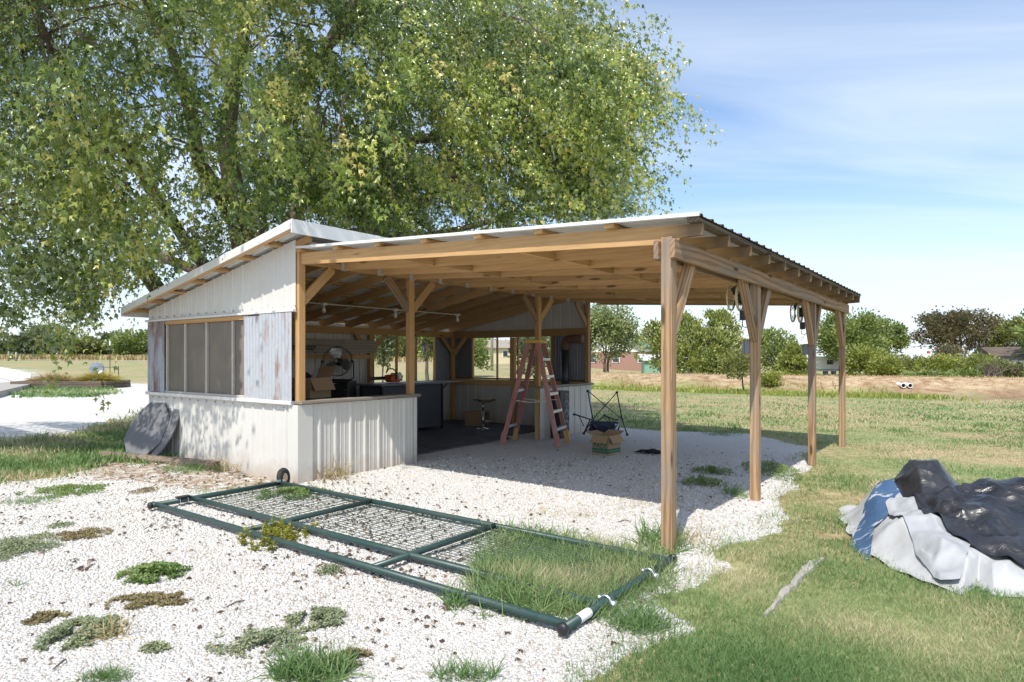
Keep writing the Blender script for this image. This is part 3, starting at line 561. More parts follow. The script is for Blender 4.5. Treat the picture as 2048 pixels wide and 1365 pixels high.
# stepladder
def ladder():
    e = empty('step_ladder', Vector((.41, 11.16, 0)), R(-20)); tag(e, 'faded red fibreglass step ladder standing open by the middle post', 'ladder')
    H = 1.78; top = .10; sx = .50; rx = -.50; w0 = .33; w1 = .19
    def rail(x0, s, x1, nm='rail'):
        a = Vector((x0, s * w0, 0)); b = Vector((x1, s * w1, H - .03)); mb = MB(); q = Vector((1, 0, 0))
        mb.bar(a, b, .012, .075, q); n = Vector((0, -s * .02, 0)); mb.bar(a + n + q * .034, b + n + q * .034, .03, .008, q).bar(a + n - q * .034, b + n - q * .034, .03, .008, q)
        return mb.build(nm, 'rail_red', e)
    for s in (-1, 1): rail(sx, s, top); rail(rx, s, -top + .02)
    for k in range(1, 6):
        t = k / 6.0; z = t * H; x = sx + (top - sx) * t; w = w0 + (w1 - w0) * t
        MB().box((x - .04, -w + .012, z - .012), (x + .045, w - .012, z + .012)).box((x + .035, -w + .012, z - .035), (x + .045, w - .012, z - .012)).build('step', 'alu', e, bevel=.003)
    for t in (.17, .52): x = rx + (-top + .02 - rx) * t; w = w0 + (w1 - w0) * t; MB().box((x - .012, -w + .012, t * H - .02), (x + .012, w - .012, t * H + .02)).build('rear_brace', 'alu', e)
    MB().box((-.14, -.21, H - .03), (.16, .21, H + .035)).build('top_cap', 'yellow', e, bevel=.012)
    for s in (-1, 1):
        t = .43; a = Vector((sx + (top - sx) * t, s * .25, t * H)); b = Vector((rx + (-top - rx) * t, s * .25, t * H)); MB().tube([a, a * .5 + b * .5 - Vector((0, 0, .03)), b], .009, 6).build('spreader', 'rope', e)
    for x in (sx, rx):
        for s in (-1, 1): MB().bar((x + .0, s * w0, .0), (x * .93, s * (w0 - .02), .22), .05, .085, (1, 0, 0)).build('foot', 'yellow' if s > 0 else 'rail_red', e, bevel=.004)
ladder()
# cardboard boxes
def carton(name, loc, rz, sx, sy, h, flaps, label, cat='box', stripe=True, text=None, group=None, th=.005):
    e = empty(name, loc, rz); tag(e, label, cat, group)
    b = MB(); b.box((-sx / 2, -sy / 2, 0), (sx / 2, sy / 2, th))
    for s in (-1, 1): b.box((s * sx / 2 - (th if s > 0 else 0), -sy / 2, th), (s * sx / 2 + (0 if s > 0 else th), sy / 2, h)); b.box((-sx / 2 + th, s * sy / 2 - (th if s > 0 else 0), th), (sx / 2 - th, s * sy / 2 + (0 if s > 0 else th), h))
    b.build('carton_body', 'card', e)
    for ax, s, ang, ln in flaps:     # ang: 0 straight up, 90 flat out, 180 hanging
        d = Vector((math.sin(R(ang)), 0, math.cos(R(ang)))) * ln; f = MB(); hw = (sy if ax == 'x' else sx) / 2 - .004; o = (sx if ax == 'x' else sy) / 2
        p0, p1 = Vector((o - .002, 0, h)), Vector((o - .002, 0, h)) + d; nrm = Vector((d.z, 0, -d.x)).normalized() * .004
        vs = [(p.x, y, p.z) for p in (p0, p1, p1 + nrm, p0 + nrm) for y in (-hw, hw)]; ob = f.add(vs, [(0, 1, 3, 2), (4, 5, 7, 6), (2, 3, 5, 4), (0, 6, 7, 1), (0, 2, 4, 6), (1, 7, 5, 3)]).build('flap', 'card', e)
        ob.rotation_euler.z = {('x', 1): 0, ('y', 1): math.pi / 2, ('x', -1): math.pi, ('y', -1): -math.pi / 2}[(ax, s)]
    if stripe:
        g = MB()
        for z0, z1 in ((h * .10, h * .20), (h * .225, h * .33)):
            g.box((-sx / 2 - .002, -sy / 2 - .002, z0), (sx / 2 + .002, -sy / 2 + .003, z1)); g.box((sx / 2 - .003, -sy / 2 + .003, z0), (sx / 2 + .002, sy / 2 + .002, z1)); g.box((-sx / 2 - .002, -sy / 2 + .003, z0), (-sx / 2 + .003, sy / 2 + .002, z1))
        g.build('printed_band', 'print_green', e)
    if text:
        c = bpy.data.curves.new('lettering', 'FONT'); c.body = text; c.size = h * .36; c.align_x = 'CENTER'; c.extrude = .0008; c.offset = .002; t0 = bpy.data.objects.new('tmp', c); COL.objects.link(t0); me = bpy.data.meshes.new_from_object(t0.evaluated_get(bpy.context.evaluated_depsgraph_get())); bpy.data.objects.remove(t0); t_ = link('lettering', me, 'print_green', e)
        t_.location = (-sx / 2 - .003, .0, h * .345); t_.rotation_euler = (R(90), 0, R(-90))
    return e
bx = G(1213, 905); carton('cardboard_box', Vector((1.475, 9.98, 0)), R(49), .34, .30, .30, [('x', -1, 142, .135), ('y', -1, 142, .135), ('x', 1, 70, .14), ('y', 1, 75, .14)], 'open brown cardboard box with green band on the gravel before the folded chairs', text='PADS')
carton('cardboard_box', L(-1.08, .95, .80), ANG + R(8), .34, .40, .42, [('x', 1, 150, .2), ('y', -1, 168, .18), ('y', 1, 40, .2)], 'open cardboard box holding papers on the table behind the half wall', text=None)
e = tag(MB().add([L(-1.10, .92, 1.12), L(-.95, .90, 1.14), L(-.97, .98, 1.34), L(-1.13, 1.02, 1.32)], [(0, 1, 2, 3), (3, 2, 1, 0)]).build('paper_sheet', 'paper'), 'white paper sheet sticking out of the box behind the half wall', 'paper')
e = tag(MB().bar(L(-1.19, .86, 1.06), L(-1.16, .98, 1.26), .3, .03, PU).build('dark_folder', 'black', bevel=.005), 'dark folder sticking out of the box beside the white paper', 'folder')
e = empty('work_table', L(-1.0, 1.05, 0), ANG); tag(e, 'plain wooden work table behind the half wall carrying the carton', 'table')
MB().box((-.62, -.75, .76), (.62, .75, .80)).build('table_top', 'wood_grey', e, bevel=.004)
for x in (-.56, .56):
    for y in (-.69, .69): MB().box((x - .035, y - .035, 0), (x + .035, y + .035, .76)).build('leg', 'wood_grey', e)
carton('cardboard_box', L(-2.35, 6.15, .022), ANG + R(20), .42, .38, .30, [('x', 1, 80, .16), ('x', -1, 100, .16)], 'small brown box on the dark floor in the far corner behind the stool', stripe=False)
# fan on the black cabinet
def cabinet():
    e = empty('black_cabinet', L(-3.0, 2.92, .022), ANG + R(33)); tag(e, 'tall black storage cabinet under the big round fan', 'cabinet')
    MB().box((-.27, -.24, 0), (.27, .24, 1.05)).build('cabinet_body', 'black', e, bevel=.012)
    for x in (-.13, .13): MB().box((x - .118, -.25, .06), (x + .118, -.238, .98)).build('door', 'black', e, bevel=.004)
    MB().box((.20, -.262, .88), (.222, -.25, .905)).build('knob', 'steel', e); MB().box((-.04, -.256, 1.0), (.05, -.248, 1.018)).build('name_plate', 'alu', e)
cabinet()
def floor_fan():
    e = empty('floor_fan', L(-3.0, 2.92, 1.074), ANG + R(33)); tag(e, 'large round wire-guard fan on a black stand atop the cabinet', 'fan')
    zc = .36; a = Vector((0, -1, .12)).normalized(); c = Vector((0, -.05, zc)); x = Vector((1, 0, 0)); y = a.cross(x).normalized()
    g = MB()
    for f, rr in ((1, .27), (-1, .27)): g.torus(c + a * .03 * f, a, rr, .005, 32, 5)
    for k in range(40):
        d = x * math.cos(k * math.pi / 20) + y * math.sin(k * math.pi / 20)
        for s in (1, -1): g.tube([c + d * .05 + a * s * .085, c + d * .20 + a * s * .075, c + d * .27 + a * s * .03], .0018, 4, False)
    for rr in (.12, .19): g.torus(c + a * .08, a, rr, .002, 32, 4)
    g.build('wire_guard', 'black_metal', e); MB().disc(c + a * .09, a, .035, .012, 18).build('badge', 'alu', e)
    for k in range(3):
        an = k * 2.094 + 1.7; d = x * math.cos(an) + y * math.sin(an); q = a.cross(d); bl = MB()
        rows = [[c + d * r + q * w + a * tw for w, tw in ((-wd, -.035), (0, 0), (wd * 1.2, .035))] for r, wd in ((.05, .035), (.12, .075), (.20, .095), (.245, .06))]
        vs = [p for r in rows for p in r]; bl.add(vs, [(i * 3 + j, i * 3 + j + 1, i * 3 + j + 4, i * 3 + j + 3) for i in range(3) for j in range(2)]); bl.build('blade', 'alu', e, True)
    MB().tube([c - a * .14, c + a * .03], [.075, .06], 16).build('motor', 'black', e, True)
    st = MB(); st.tube([(-.30, -.05, zc), (-.31, -.06, .06), (-.26, -.1, .015), (.26, -.1, .015), (.31, -.06, .06), (.30, -.05, zc)], .012, 8).tube([(-.26, -.1, .015), (-.22, .16, .015), (.22, .16, .015), (.26, -.1, .015)], .012, 8)
    for s in (-1, 1): st.tube([(s * .30, -.05, zc), (s * .265, -.05, zc)], .02, 8)
    st.build('stand', 'black_metal', e, True)
floor_fan()
e = empty('light_bar', L(UD + .095, 2.55, 1.69), ANG); tag(e, 'long black power strip screwed to the grey boards above the fan', 'power strip')
MB().box((0, -.32, -.04), (.035, .32, .04)).build('housing', 'black', e, bevel=.005)
for k in range(8): MB().box((.034, -.22 + k * .065, -.016), (.038, -.185 + k * .065, .016)).build('socket', 'grey_box', e)
for y in (-.3, .3): MB().box((.034, y - .008, -.03), (.039, y + .008, -.014)).build('screw', 'white', e)
# wicker bar along the rear wall
def bar():
    e = empty('wicker_bar', L(-2.82, 4.38, .022), ANG); tag(e, 'dark grey woven patio bar with a flat top inside the shed', 'bar counter')
    mw = mat('grey_wicker', (.075, .078, .09), .7); t = NT(mw); ch = t.n('TexChecker', Scale=34.0); t.k(t.coords('Object', (1, 1, 1), False), ch.inputs['Vector']); wv = t.noise(t.coords('Object', (40, 40, 90)), 1, 2)
    t.col(t.mix(wv, (.045, .047, .055), (.13, .135, .15))); t.bump(t.math('ADD', ch.outputs['Fac'], wv), .6, .01)
    MB().box((-.30, -.82, .06), (.30, .82, .93)).build('wicker_panel', mw, e, bevel=.006)
    MB().box((-.36, -.90, .94), (.37, .90, .98)).build('bar_top', 'grey_box', e, bevel=.008)
    for x in (-.30, .30):
        for y in (-.82, .82): MB().box((x - .022, y - .022, 0), (x + .022, y + .022, .938)).build('leg', 'black_metal', e)
bar()
e = empty('wall_shelf', L(-3.45, 5.95, .93), ANG); tag(e, 'grey plank shelf under the rear opening in the corner', 'shelf')
MB().box((-.2, -.62, 0), (.2, .8, .035)).build('plank', 'wood_grey', e, bevel=.004); MB().bar((-.2, .3, -.28), (.15, .3, 0), .04, .04).build('bracket', 'wood_grey', e); MB().bar((-.2, -.4, -.28), (.15, -.4, 0), .04, .04).build('bracket', 'wood_grey', e)
# chainsaw lying on the bar
def chainsaw():
    e = empty('chainsaw', L(-2.72, 3.95, 1.002), ANG + R(100)); tag(e, 'orange and white chainsaw with black handle lying on the bar', 'chainsaw')
    MB().box((-.06, -.10, .02), (.22, .10, .17)).build('engine_housing', 'orange', e, bevel=.03); MB().box((.12, -.11, .06), (.24, .11, .20)).build('fuel_tank', 'white', e, bevel=.02); MB().box((-.05, .08, .05), (.10, .12, .16)).build('clutch_cover', 'orange', e, bevel=.012)
    MB().tube([(.02, -.12, .06), (.02, -.13, .22), (.02, -.05, .28), (.02, .06, .28), (.02, .12, .2)], .013, 8).build('front_handle', 'black', e, True); MB().tube([(.20, 0, .16), (.30, 0, .20), (.38, 0, .13), (.36, 0, .05), (.22, 0, .04)], .016, 8).build('rear_handle', 'black', e, True)
    MB().box((-.50, .085, .07), (-.05, .10, .135)).build('guide_bar', 'black_metal', e, bevel=.006)
chainsaw()
# tractor-seat stool
def stool():
    p = G(966, 860); e = empty('bar_stool', Vector((p.x, p.y, .022))); tag(e, 'chrome pedestal stool with a brown tractor-style seat', 'stool')
    n = 20; rows = [(.0, -.02), (.09, -.018), (.16, 0), (.21, .022), (.235, .035)]; vs = []; fs = []
    for r, z in rows:
        for k in range(n): a = 2 * math.pi * k / n; q = 1 + .22 * max(0, math.cos(a)) - .12 * abs(math.sin(a)); vs.append((r * math.cos(a) * q, r * math.sin(a), .585 + z + .02 * max(0, -math.cos(a)) * r / .2))
    for i in range(len(rows) - 1):
        for k in range(n): a = i * n + k; b = i * n + (k + 1) % n; fs.append((a, b, b + n, a + n))
    top = len(vs); vs += [(x, y, z - .022) for x, y, z in vs]; fs += [tuple(reversed([q + top for q in f])) for f in fs]
    ms = mat('brown_cowhide', (.25, .17, .1), .7); t = NT(ms); t.col(t.ramp(t.noise(t.coords('Object'), 9, 3), [(.38, (.14, .085, .05)), (.52, (.50, .40, .28))])); MB().add(vs, fs).build('seat', ms, e, True)
    MB().tube([(0, 0, .02), (0, 0, .36)], .028, 14).tube([(0, 0, .34), (0, 0, .57)], .018, 12).build('column', 'steel', e, True)
    MB().lathe([(.16, 0), (.16, .008), (.05, .03), (.028, .05)], 24).build('base', 'steel', e, True); MB().torus((.08, 0, .16), (0, 0, 1), .10, .009, 20).build('foot_ring', 'steel', e, True)
stool()
# tower speaker leaning on the far half wall
def speaker():
    e = empty('tower_speaker', L(.21, 5.50, 0), ANG); tag(e, 'dark tower loudspeaker with round drivers against the far half wall', 'loudspeaker')
    MB().box((-.11, -.16, 0), (.11, .16, .88)).build('cabinet', 'black', e, bevel=.006)
    for z, r in ((.78, .05), (.64, .075), (.46, .085), (.26, .085)):
        d = MB(); d.torus((.112, .05, z), (1, 0, 0), r, .008, 20); d.disc((.108, .05, z), (1, 0, 0), r * .9, .012, 20); d.build('driver', 'grey_box', e, True); MB().disc((.116, .05, z), (1, 0, 0), r * .35, .012, 14).build('dust_cap', 'black', e)
speaker()
# stove pipe
e = empty('stove_pipe', L(-.38, 6.62, 0), ANG); tag(e, 'black stovepipe with a rusty elbow rising behind the far half wall', 'stovepipe')
MB().tube([(0, 0, .5), (0, 0, 1.72)], .085, 18).build('flue', 'stovepipe', e, True); MB().tube([(0, 0, 1.66), (0, 0, 1.76), (.02, 0, 1.83), (.07, 0, 1.875), (.14, 0, 1.885), (.42, 0, 1.885)], .089, 18).build('elbow', 'rust_pipe', e, True)
for z in (1.0, 1.38): MB().torus((0, 0, z), (0, 0, 1), .086, .006, 20).build('collar', 'stovepipe', e, True)
MB().box((-.25, -.25, 0), (.25, .2, .52)).build('stove_body', 'stovepipe', e, bevel=.02)
# electrical box on middle post
e = empty('switch_box', L(-.045, 5.08, 1.42), ANG); tag(e, 'small grey switch box on the middle post behind the ladder', 'switch box'); MB().box((-.05, -.05, -.07), (0, .05, .07)).build('housing', 'grey_box', e, bevel=.006); MB().box((-.056, -.02, -.03), (-.05, .02, .03)).build('cover', 'alu', e)
# upturned folding camp chair
def chairs():
    Z0, Z1 = 11.5, 10.9; e = empty('folding_chair', AT(1212, 866, 11.3).xy.to_3d()); o = e.location.copy(); tag(e, 'black-framed camp chair with navy canvas lying upside down on the gravel', 'chair')
    P = {k: AT(1130 + x * .1172, 770 + y * .1172, Z) - o for k, (x, y, Z) in dict(t1=(390, 105, Z0), t2=(887, 130, Z0), t3=(160, 505, Z1), t4=(675, 525, Z1), h1=(475, 590, Z0), h2=(975, 590, Z0), h3=(430, 590, Z1), h4=(870, 600, Z1), b1=(320, 830, Z1 + .3), b2=(900, 790, Z1), b3=(1060, 850, Z0), b4=(470, 660, Z0), k1=(245, 540, Z1), k2=(320, 710, Z1), k3=(745, 560, Z1), k4=(800, 740, Z1)).items()}
    for a, b, r in (('t1', 'h1', .011), ('t2', 'h2', .011), ('t1', 'h2', .008), ('t2', 'h1', .008), ('t3', 'h3', .012), ('t4', 'h4', .011), ('k1', 'k2', .008), ('k3', 'k4', .008), ('h1', 'b1', .011), ('h3', 'b1', .011), ('h2', 'b2', .012), ('h2', 'b3', .011), ('t4', 'b1', .008), ('h3', 'k4', .008), ('h1', 'h3', .011), ('h2', 'h4', .011)):
        MB().tube([P[a], P[b]], r, 8).build('frame_tube', 'black_metal', e, True)
    for k in ('t1', 't2', 't3', 't4', 'h1', 'h2', 'b1', 'b3'): MB().lathe([(.005, -.022), (.024, -.018), (.026, 0), (.02, .018), (.004, .02)], 10, P[k]).build('foot_cap' if k[0] == 't' else 'joint', 'black', e, True)
    # sagging canvas seat between the hubs
    n = 8; vs = []; fs = []
    A, B, C_, D = P['h1'] + Vector((.02, 0, -.06)), P['h2'] + Vector((-.05, 0, -.08)), P['h4'] + Vector((-.02, 0, -.12)), P['h3'] + Vector((.05, 0, -.10))
    for i in range(n + 1):
        for j in range(n + 1): s, t_ = i / n, j / n; p = (A * (1 - s) + B * s) * (1 - t_) + (D * (1 - s) + C_ * s) * t_; vs.append(p - Vector((0, 0, .16 * math.sin(math.pi * s) ** .6 * (.35 + .65 * math.sin(math.pi * t_)) + .02 * noise.noise((s * 6, t_ * 6, 2)))))
    for i in range(n):
        for j in range(n): a = i * (n + 1) + j; fs.append((a, a + 1, a + n + 2, a + n + 1))
    MB().add(vs, fs).build('canvas_seat', 'navy', e, True)
    q = [P['b1'] + Vector((.10, .1, .02)), P['b3'] + Vector((-.14, .0, .0)), P['b3'] + Vector((-.14, .12, .22)), P['b1'] + Vector((.14, .2, .20))]; q = [Vector((p.x, p.y, max(p.z, .012 - o.z))) for p in q]
    MB().add(q, [(0, 1, 2, 3)]).build('canvas_back', 'navy', e)
    s = AT(1236, 856, 11.45) - o; MB().add([s + Vector((-.05, 0, -.06)), s + Vector((.035, 0, -.08)), s + Vector((.05, .03, .06)), s + Vector((-.05, .03, .07))], [(0, 1, 2, 3)]).build('care_tag', 'paper', e)
chairs()
# black rag on the gravel under the lean-to
def rag():
    p = G(1300, 907); n = 14; vs = []; fs = []
    for i in range(n + 1):
        for j in range(n + 1): a, b = i / n - .5, j / n - .5; r = math.hypot(a, b); vs.append((a * .50, b * .26 * (1 + a), max(.004, .05 * (1 - 3.4 * r * r) + .035 * noise.noise((a * 9, b * 9, 4)) + .01)))
    for i in range(n):
        for j in range(n):
            if (i - n / 2) ** 2 + (j - n / 2) ** 2 < (n / 2) ** 2 * (1 + .5 * noise.noise((i * .7, j * .7, 1))): a = i * (n + 1) + j; fs.append((a, a + n + 1, a + n + 2, a + 1))
    o = MB().add(vs, fs).build('black_rag', mat('black_cloth', (.012, .012, .014), .9), None, True, loc=Vector((p.x, p.y, 0))); tag(o, 'crumpled black cloth lying on the shaded gravel beside the box', 'cloth')
rag()
# fallen gate
def gate():
    A = G(312, 1010, .055); e = empty('fallen_gate', Vector((A.x, A.y, 0)), ANG); tag(e, 'dark green tubular gate with wire mesh lying flat on the gravel', 'gate')
    Lg, Wg, z, r = 4.74, 1.37, .055, .0255; U2 = .36; xs = [0, Lg * .335, Lg * .668, Lg]
    for nm, a, b in (('long_rail', (-.06, 0, z), (Lg, 0, z)), ('long_rail', (0, U2, z), (Lg, U2, z)), ('long_rail', (0, Wg, z), (Lg, Wg, z))): MB().tube([a, b], r, 12).build(nm, 'green_pipe', e, True)
    for k, x in enumerate(xs):
        if k in (0, 3): MB().tube([(x, -.04, z), (x, Wg + .04, z)], r * 1.04, 12).build('end_post', 'green_pipe', e, True)
        else: MB().tube([(x, 0, z + .004), (x, Wg, z + .004)], r * .95, 12).build('cross_rail', 'green_pipe', e, True)
    for x, y in ((0, -.045), (Lg, -.045), (Lg, Wg + .045)): MB().lathe([(.034, -.0), (.035, .02), (.02, .03)], 12).build('end_cap', 'black', e, True).matrix_basis = Matrix.Translation((x, y, z)) @ Matrix.Rotation(R(90 if y < 0 else -90), 4, 'X')
    for k in range(3):
        w = MB(); x0, x1 = xs[k] + .03, xs[k + 1] - .03; nx = round((x1 - x0) / .1); ny = round((Wg - U2) / .05)
        for i in range(nx + 1): x = x0 + (x1 - x0) * i / nx; w.tube([(x, U2, z - .02), (x, Wg, z - .02)], .0024, 4, False)
        for j in range(1, ny): y = U2 + (Wg - U2) * j / ny; w.tube([(x0, y, z - .016), (x1, y, z - .016)], .0024, 4, False)
        w.build('wire_mesh', 'green_wire', e)
    for x, y in ((Lg, .42), (Lg, 1.02)):
        c = MB(); c.torus((x, y, z), (0, 1, 0), .036, .009, 14, 6); c.box((x + .03, y - .016, z - .035), (x + .07, y + .016, z + .015)).box((x - .05, y - .014, z - .0), (x - .03, y + .014, z + .03)); c.build('hinge_clamp', 'alu', e, True)
    for y in (.22, .30): MB().torus((0, y + .0, z), (0, 1, 0), .036, .005, 12, 5).build('u_bolt', 'steel', e, True)
    MB().box((-.04, .20, z + .026), (.035, .33, z + .04)).build('latch_plate', 'black_metal', e)
    st = MB(); st.tube([(Lg, .10, z), (Lg, .22, z)], r * 1.08, 12, False); st.build('sticker', 'paper', e, True)
    wl = MB(); wl.torus((-.02, Wg + .06, .105), (1, .5, .12), .078, .038, 26, 8); wl.build('wheel', 'rubber', e, True); MB().disc((-.02, Wg + .06, .105), (1, .5, .12), .055, .05, 18).build('wheel_hub', 'steel', e); MB().box((-.05, Wg - .06, z + .02), (.05, Wg + .03, z + .045)).build('wheel_bracket', 'alu', e)
gate()
# round table tops leaning on the end wall
def tops():
    mt = painted('grey_stone_laminate', (.15, .15, .16), .55, .4, (.26, .25, .24)); NTm = NT(mt)
    for nm, u, v, rad, lean, spin, lab, hex_ in (('table_top', -3.20, -.37, .50, 24, 0, 'round grey table top leaning against the end wall, the rear one', False), ('table_top', -3.32, -.47, .48, 25, 11, 'cut-cornered grey table top leaning on the round one', True)):
        n = 8 if hex_ else 40; pts = [(rad * math.cos(2 * math.pi * (k + .5) / n) * .92, rad * math.sin(2 * math.pi * (k + .5) / n) * (1.0 if not hex_ else .97)) for k in range(n)]
        mb = MB(); vs = [(x, y, z) for z in (0, .022) for x, y in pts]; fs = [tuple(range(n - 1, -1, -1)), tuple(range(n, 2 * n))] + [(k, (k + 1) % n, n + (k + 1) % n, n + k) for k in range(n)]; mb.add(vs, fs)
        o = mb.build(nm, mt, None, False, bevel=.004)
        o.matrix_basis = Matrix.Translation(L(u, v, 0)) @ Matrix.Rotation(ANG + R(spin), 4, 'Z') @ Matrix.Rotation(R(90 - lean), 4, 'X') @ Matrix.Translation((0, rad * .985, 0)); tag(o, lab, 'table top', 'table tops against the end wall')
tops()
# landscape timber along the end wall
def timber():
    a, b = G(205, 916), G(437, 938); d = (b - a).normalized(); n = 14; vs = []; fs = []; w = Vector((-d.y, d.x, 0)); pr = [(-.06, .0), (-.075, .05), (-.05, .10), (.05, .10), (.075, .05), (.06, .0)]
    for k in range(n + 1):
        p = a + (b - a) * k / n
        for x, z in pr: q = .009 * noise.noise((k * .7, x * 20, z * 20)); vs.append((p + w * (x + q) + Vector((0, 0, z + q)) - a)[:])
    for k in range(n):
        for j in range(5): i = k * 6 + j; fs.append((i, i + 1, i + 7, i + 6))
    fs += [tuple(range(5, -1, -1)), tuple(n * 6 + j for j in range(6))]
    o = MB().add(vs, fs).build('landscape_timber', 'timber_old', loc=a); tag(o, 'weathered rounded timber lying on the ground before the end wall', 'timber')
timber()
# steel T-post behind the end wall
p = G(303, 850); e = empty('fence_stake', Vector((p.x, p.y, 0))); tag(e, 'dark steel stake with a pale tip at the rear corner of the end wall', 'stake')
MB().box((-.02, -.005, -.2), (.02, .005, .98)).box((-.005, .005, -.2), (.005, .035, .98)).build('stake_body', 'green_wire', e); MB().box((-.021, -.006, .80), (.021, .0065, .99)).build('stake_tip', 'galv_bright', e)
# concrete edging strip in the lawn
def kerb():
    K = [G(1530, 1235), G(1565, 1195), G(1600, 1155), G(1640, 1120)]; P = [K[i // 6].lerp(K[min(i // 6 + 1, 3)], (i % 6) / 6) for i in range(19)]; n = len(P); vs = []; fs = []
    for k, p in enumerate(P):
        q = P[min(k + 1, n - 1)] - P[max(k - 1, 0)]; q = Vector((-q.y, q.x, 0)).normalized(); w = (.012 + .03 * k / n) * (1 + .7 * noise.noise((k * .8, 0, 2))); p = p + q * .02 * noise.noise((k * .6, 3, 0))
        for s, z in ((-1, -.01), (-.7, .018), (.7, .02), (1, -.01)): vs.append((p + q * w * s + Vector((0, 0, z + .022 * noise.noise((k * .9, s, 0)))))[:])
    for k in range(n - 1):
        for j in range(3): i = k * 4 + j; fs.append((i, i + 4, i + 5, i + 1))
    fs += [(0, 1, 2, 3), tuple(4 * (n - 1) + j for j in (0, 3, 2, 1))]
    o = MB().add(vs, fs).build('concrete_edging', 'concrete'); tag(o, 'broken strip of concrete edging half buried in the lawn', 'edging')
kerb()
# ---------------------------------------------------------------- heap of tarpaulins on the lawn
from mathutils.bvhtree import BVHTree
def ridge(x, y, a, sx, sy, seed):
    """one family of long sharp folds running along direction a"""
    c, q = math.cos(a), math.sin(a); wx = x + .12 * noise.noise((x * 2, y * 2, seed)); wy = y + .12 * noise.noise((x * 2, y * 2, seed + 7))
    return (1 - min(1, abs(2.1 * noise.noise(((c * wx + q * wy) * sx, (-q * wx + c * wy) * sy, seed))))) ** 1.15
def crumple(x, y, seed, f0=1.0):
    return .85 * ridge(x, y, 2.2, .7 * f0, 2.0 * f0, seed) + .5 * ridge(x, y, .5, 1.0 * f0, 3.4 * f0, seed + 3) + .22 * ridge(x, y, 1.3, 1.4 * f0, 5.5 * f0, seed + 11) + .10 * ridge(x, y, 2.9, 2.2 * f0, 10 * f0, seed + 17) + .03 * ridge(x, y, .9, 9 * f0, 16 * f0, seed + 23) - .75
def pile(x, y):
    g = lambda cx, cy, sx, sy, h: h * math.exp(-((x - cx) / sx) ** 2 - ((y - cy) / sy) ** 2)
    return max(g(3.72, 5.78, .40, .42, .42), g(4.15, 5.25, .60, .55, .36), g(4.7, 4.75, .7, .6, .33)) * .8 + g(3.35, 4.95, .55, .65, .13) + g(3.15, 5.6, .4, .5, .08)
def drape(name, poly, m, top, amp, seed, label, cat, nr=70, ns=210, lift=0.0, under=None, f0=1.0, gap=.012, curl=.05):
    n = len(poly); cx = sum(p[0] for p in poly) / n; cy = sum(p[1] for p in poly) / n; per = []
    for k in range(ns):
        t = k / ns * n; i = int(t); f = t - i; a, b = poly[i % n], poly[(i + 1) % n]; per.append((a[0] + (b[0] - a[0]) * f, a[1] + (b[1] - a[1]) * f))
    vs = [(cx, cy, 0)]; fs = []
    for r in range(1, nr + 1):
        q = r / nr
        for k, (px, py) in enumerate(per): w = 1 + .05 * noise.noise((px * 4, py * 4, seed)) * q; vs.append((cx + (px - cx) * q * w, cy + (py - cy) * q * w, 0))
    out = []
    for j, (x, y, _) in enumerate(vs):
        q = 0 if j == 0 else ((j - 1) // ns + 1) / nr; fl = .008
        if under:
            for bv in (under if isinstance(under, list) else [under]):
                hit = bv.ray_cast(Vector((x, y, 3)), Vector((0, 0, -1)))
                if hit[0] is not None: fl = max(fl, hit[0].z + gap)
        fall = 1 - sstep(.72, 1.0, q); z = (pile(x, y) * top + amp * (crumple(x, y, seed, f0) + .45) + lift) * fall + (fl + curl * max(0, noise.noise((x * 5, y * 5, seed + 2)) + .12)) * (1 - fall)
        out.append((x, y, max(float(z), fl)))
    for k in range(ns): fs.append((0, 1 + k, 1 + (k + 1) % ns))
    for r in range(nr - 1):
        for k in range(ns): a = 1 + r * ns + k; b = 1 + r * ns + (k + 1) % ns; fs.append((a, a + ns, b + ns, b))
    o = MB().add(out, fs).build(name, m, None, True); tag(o, label, cat); return BVHTree.FromPolygons([Vector(v) for v in out], fs)
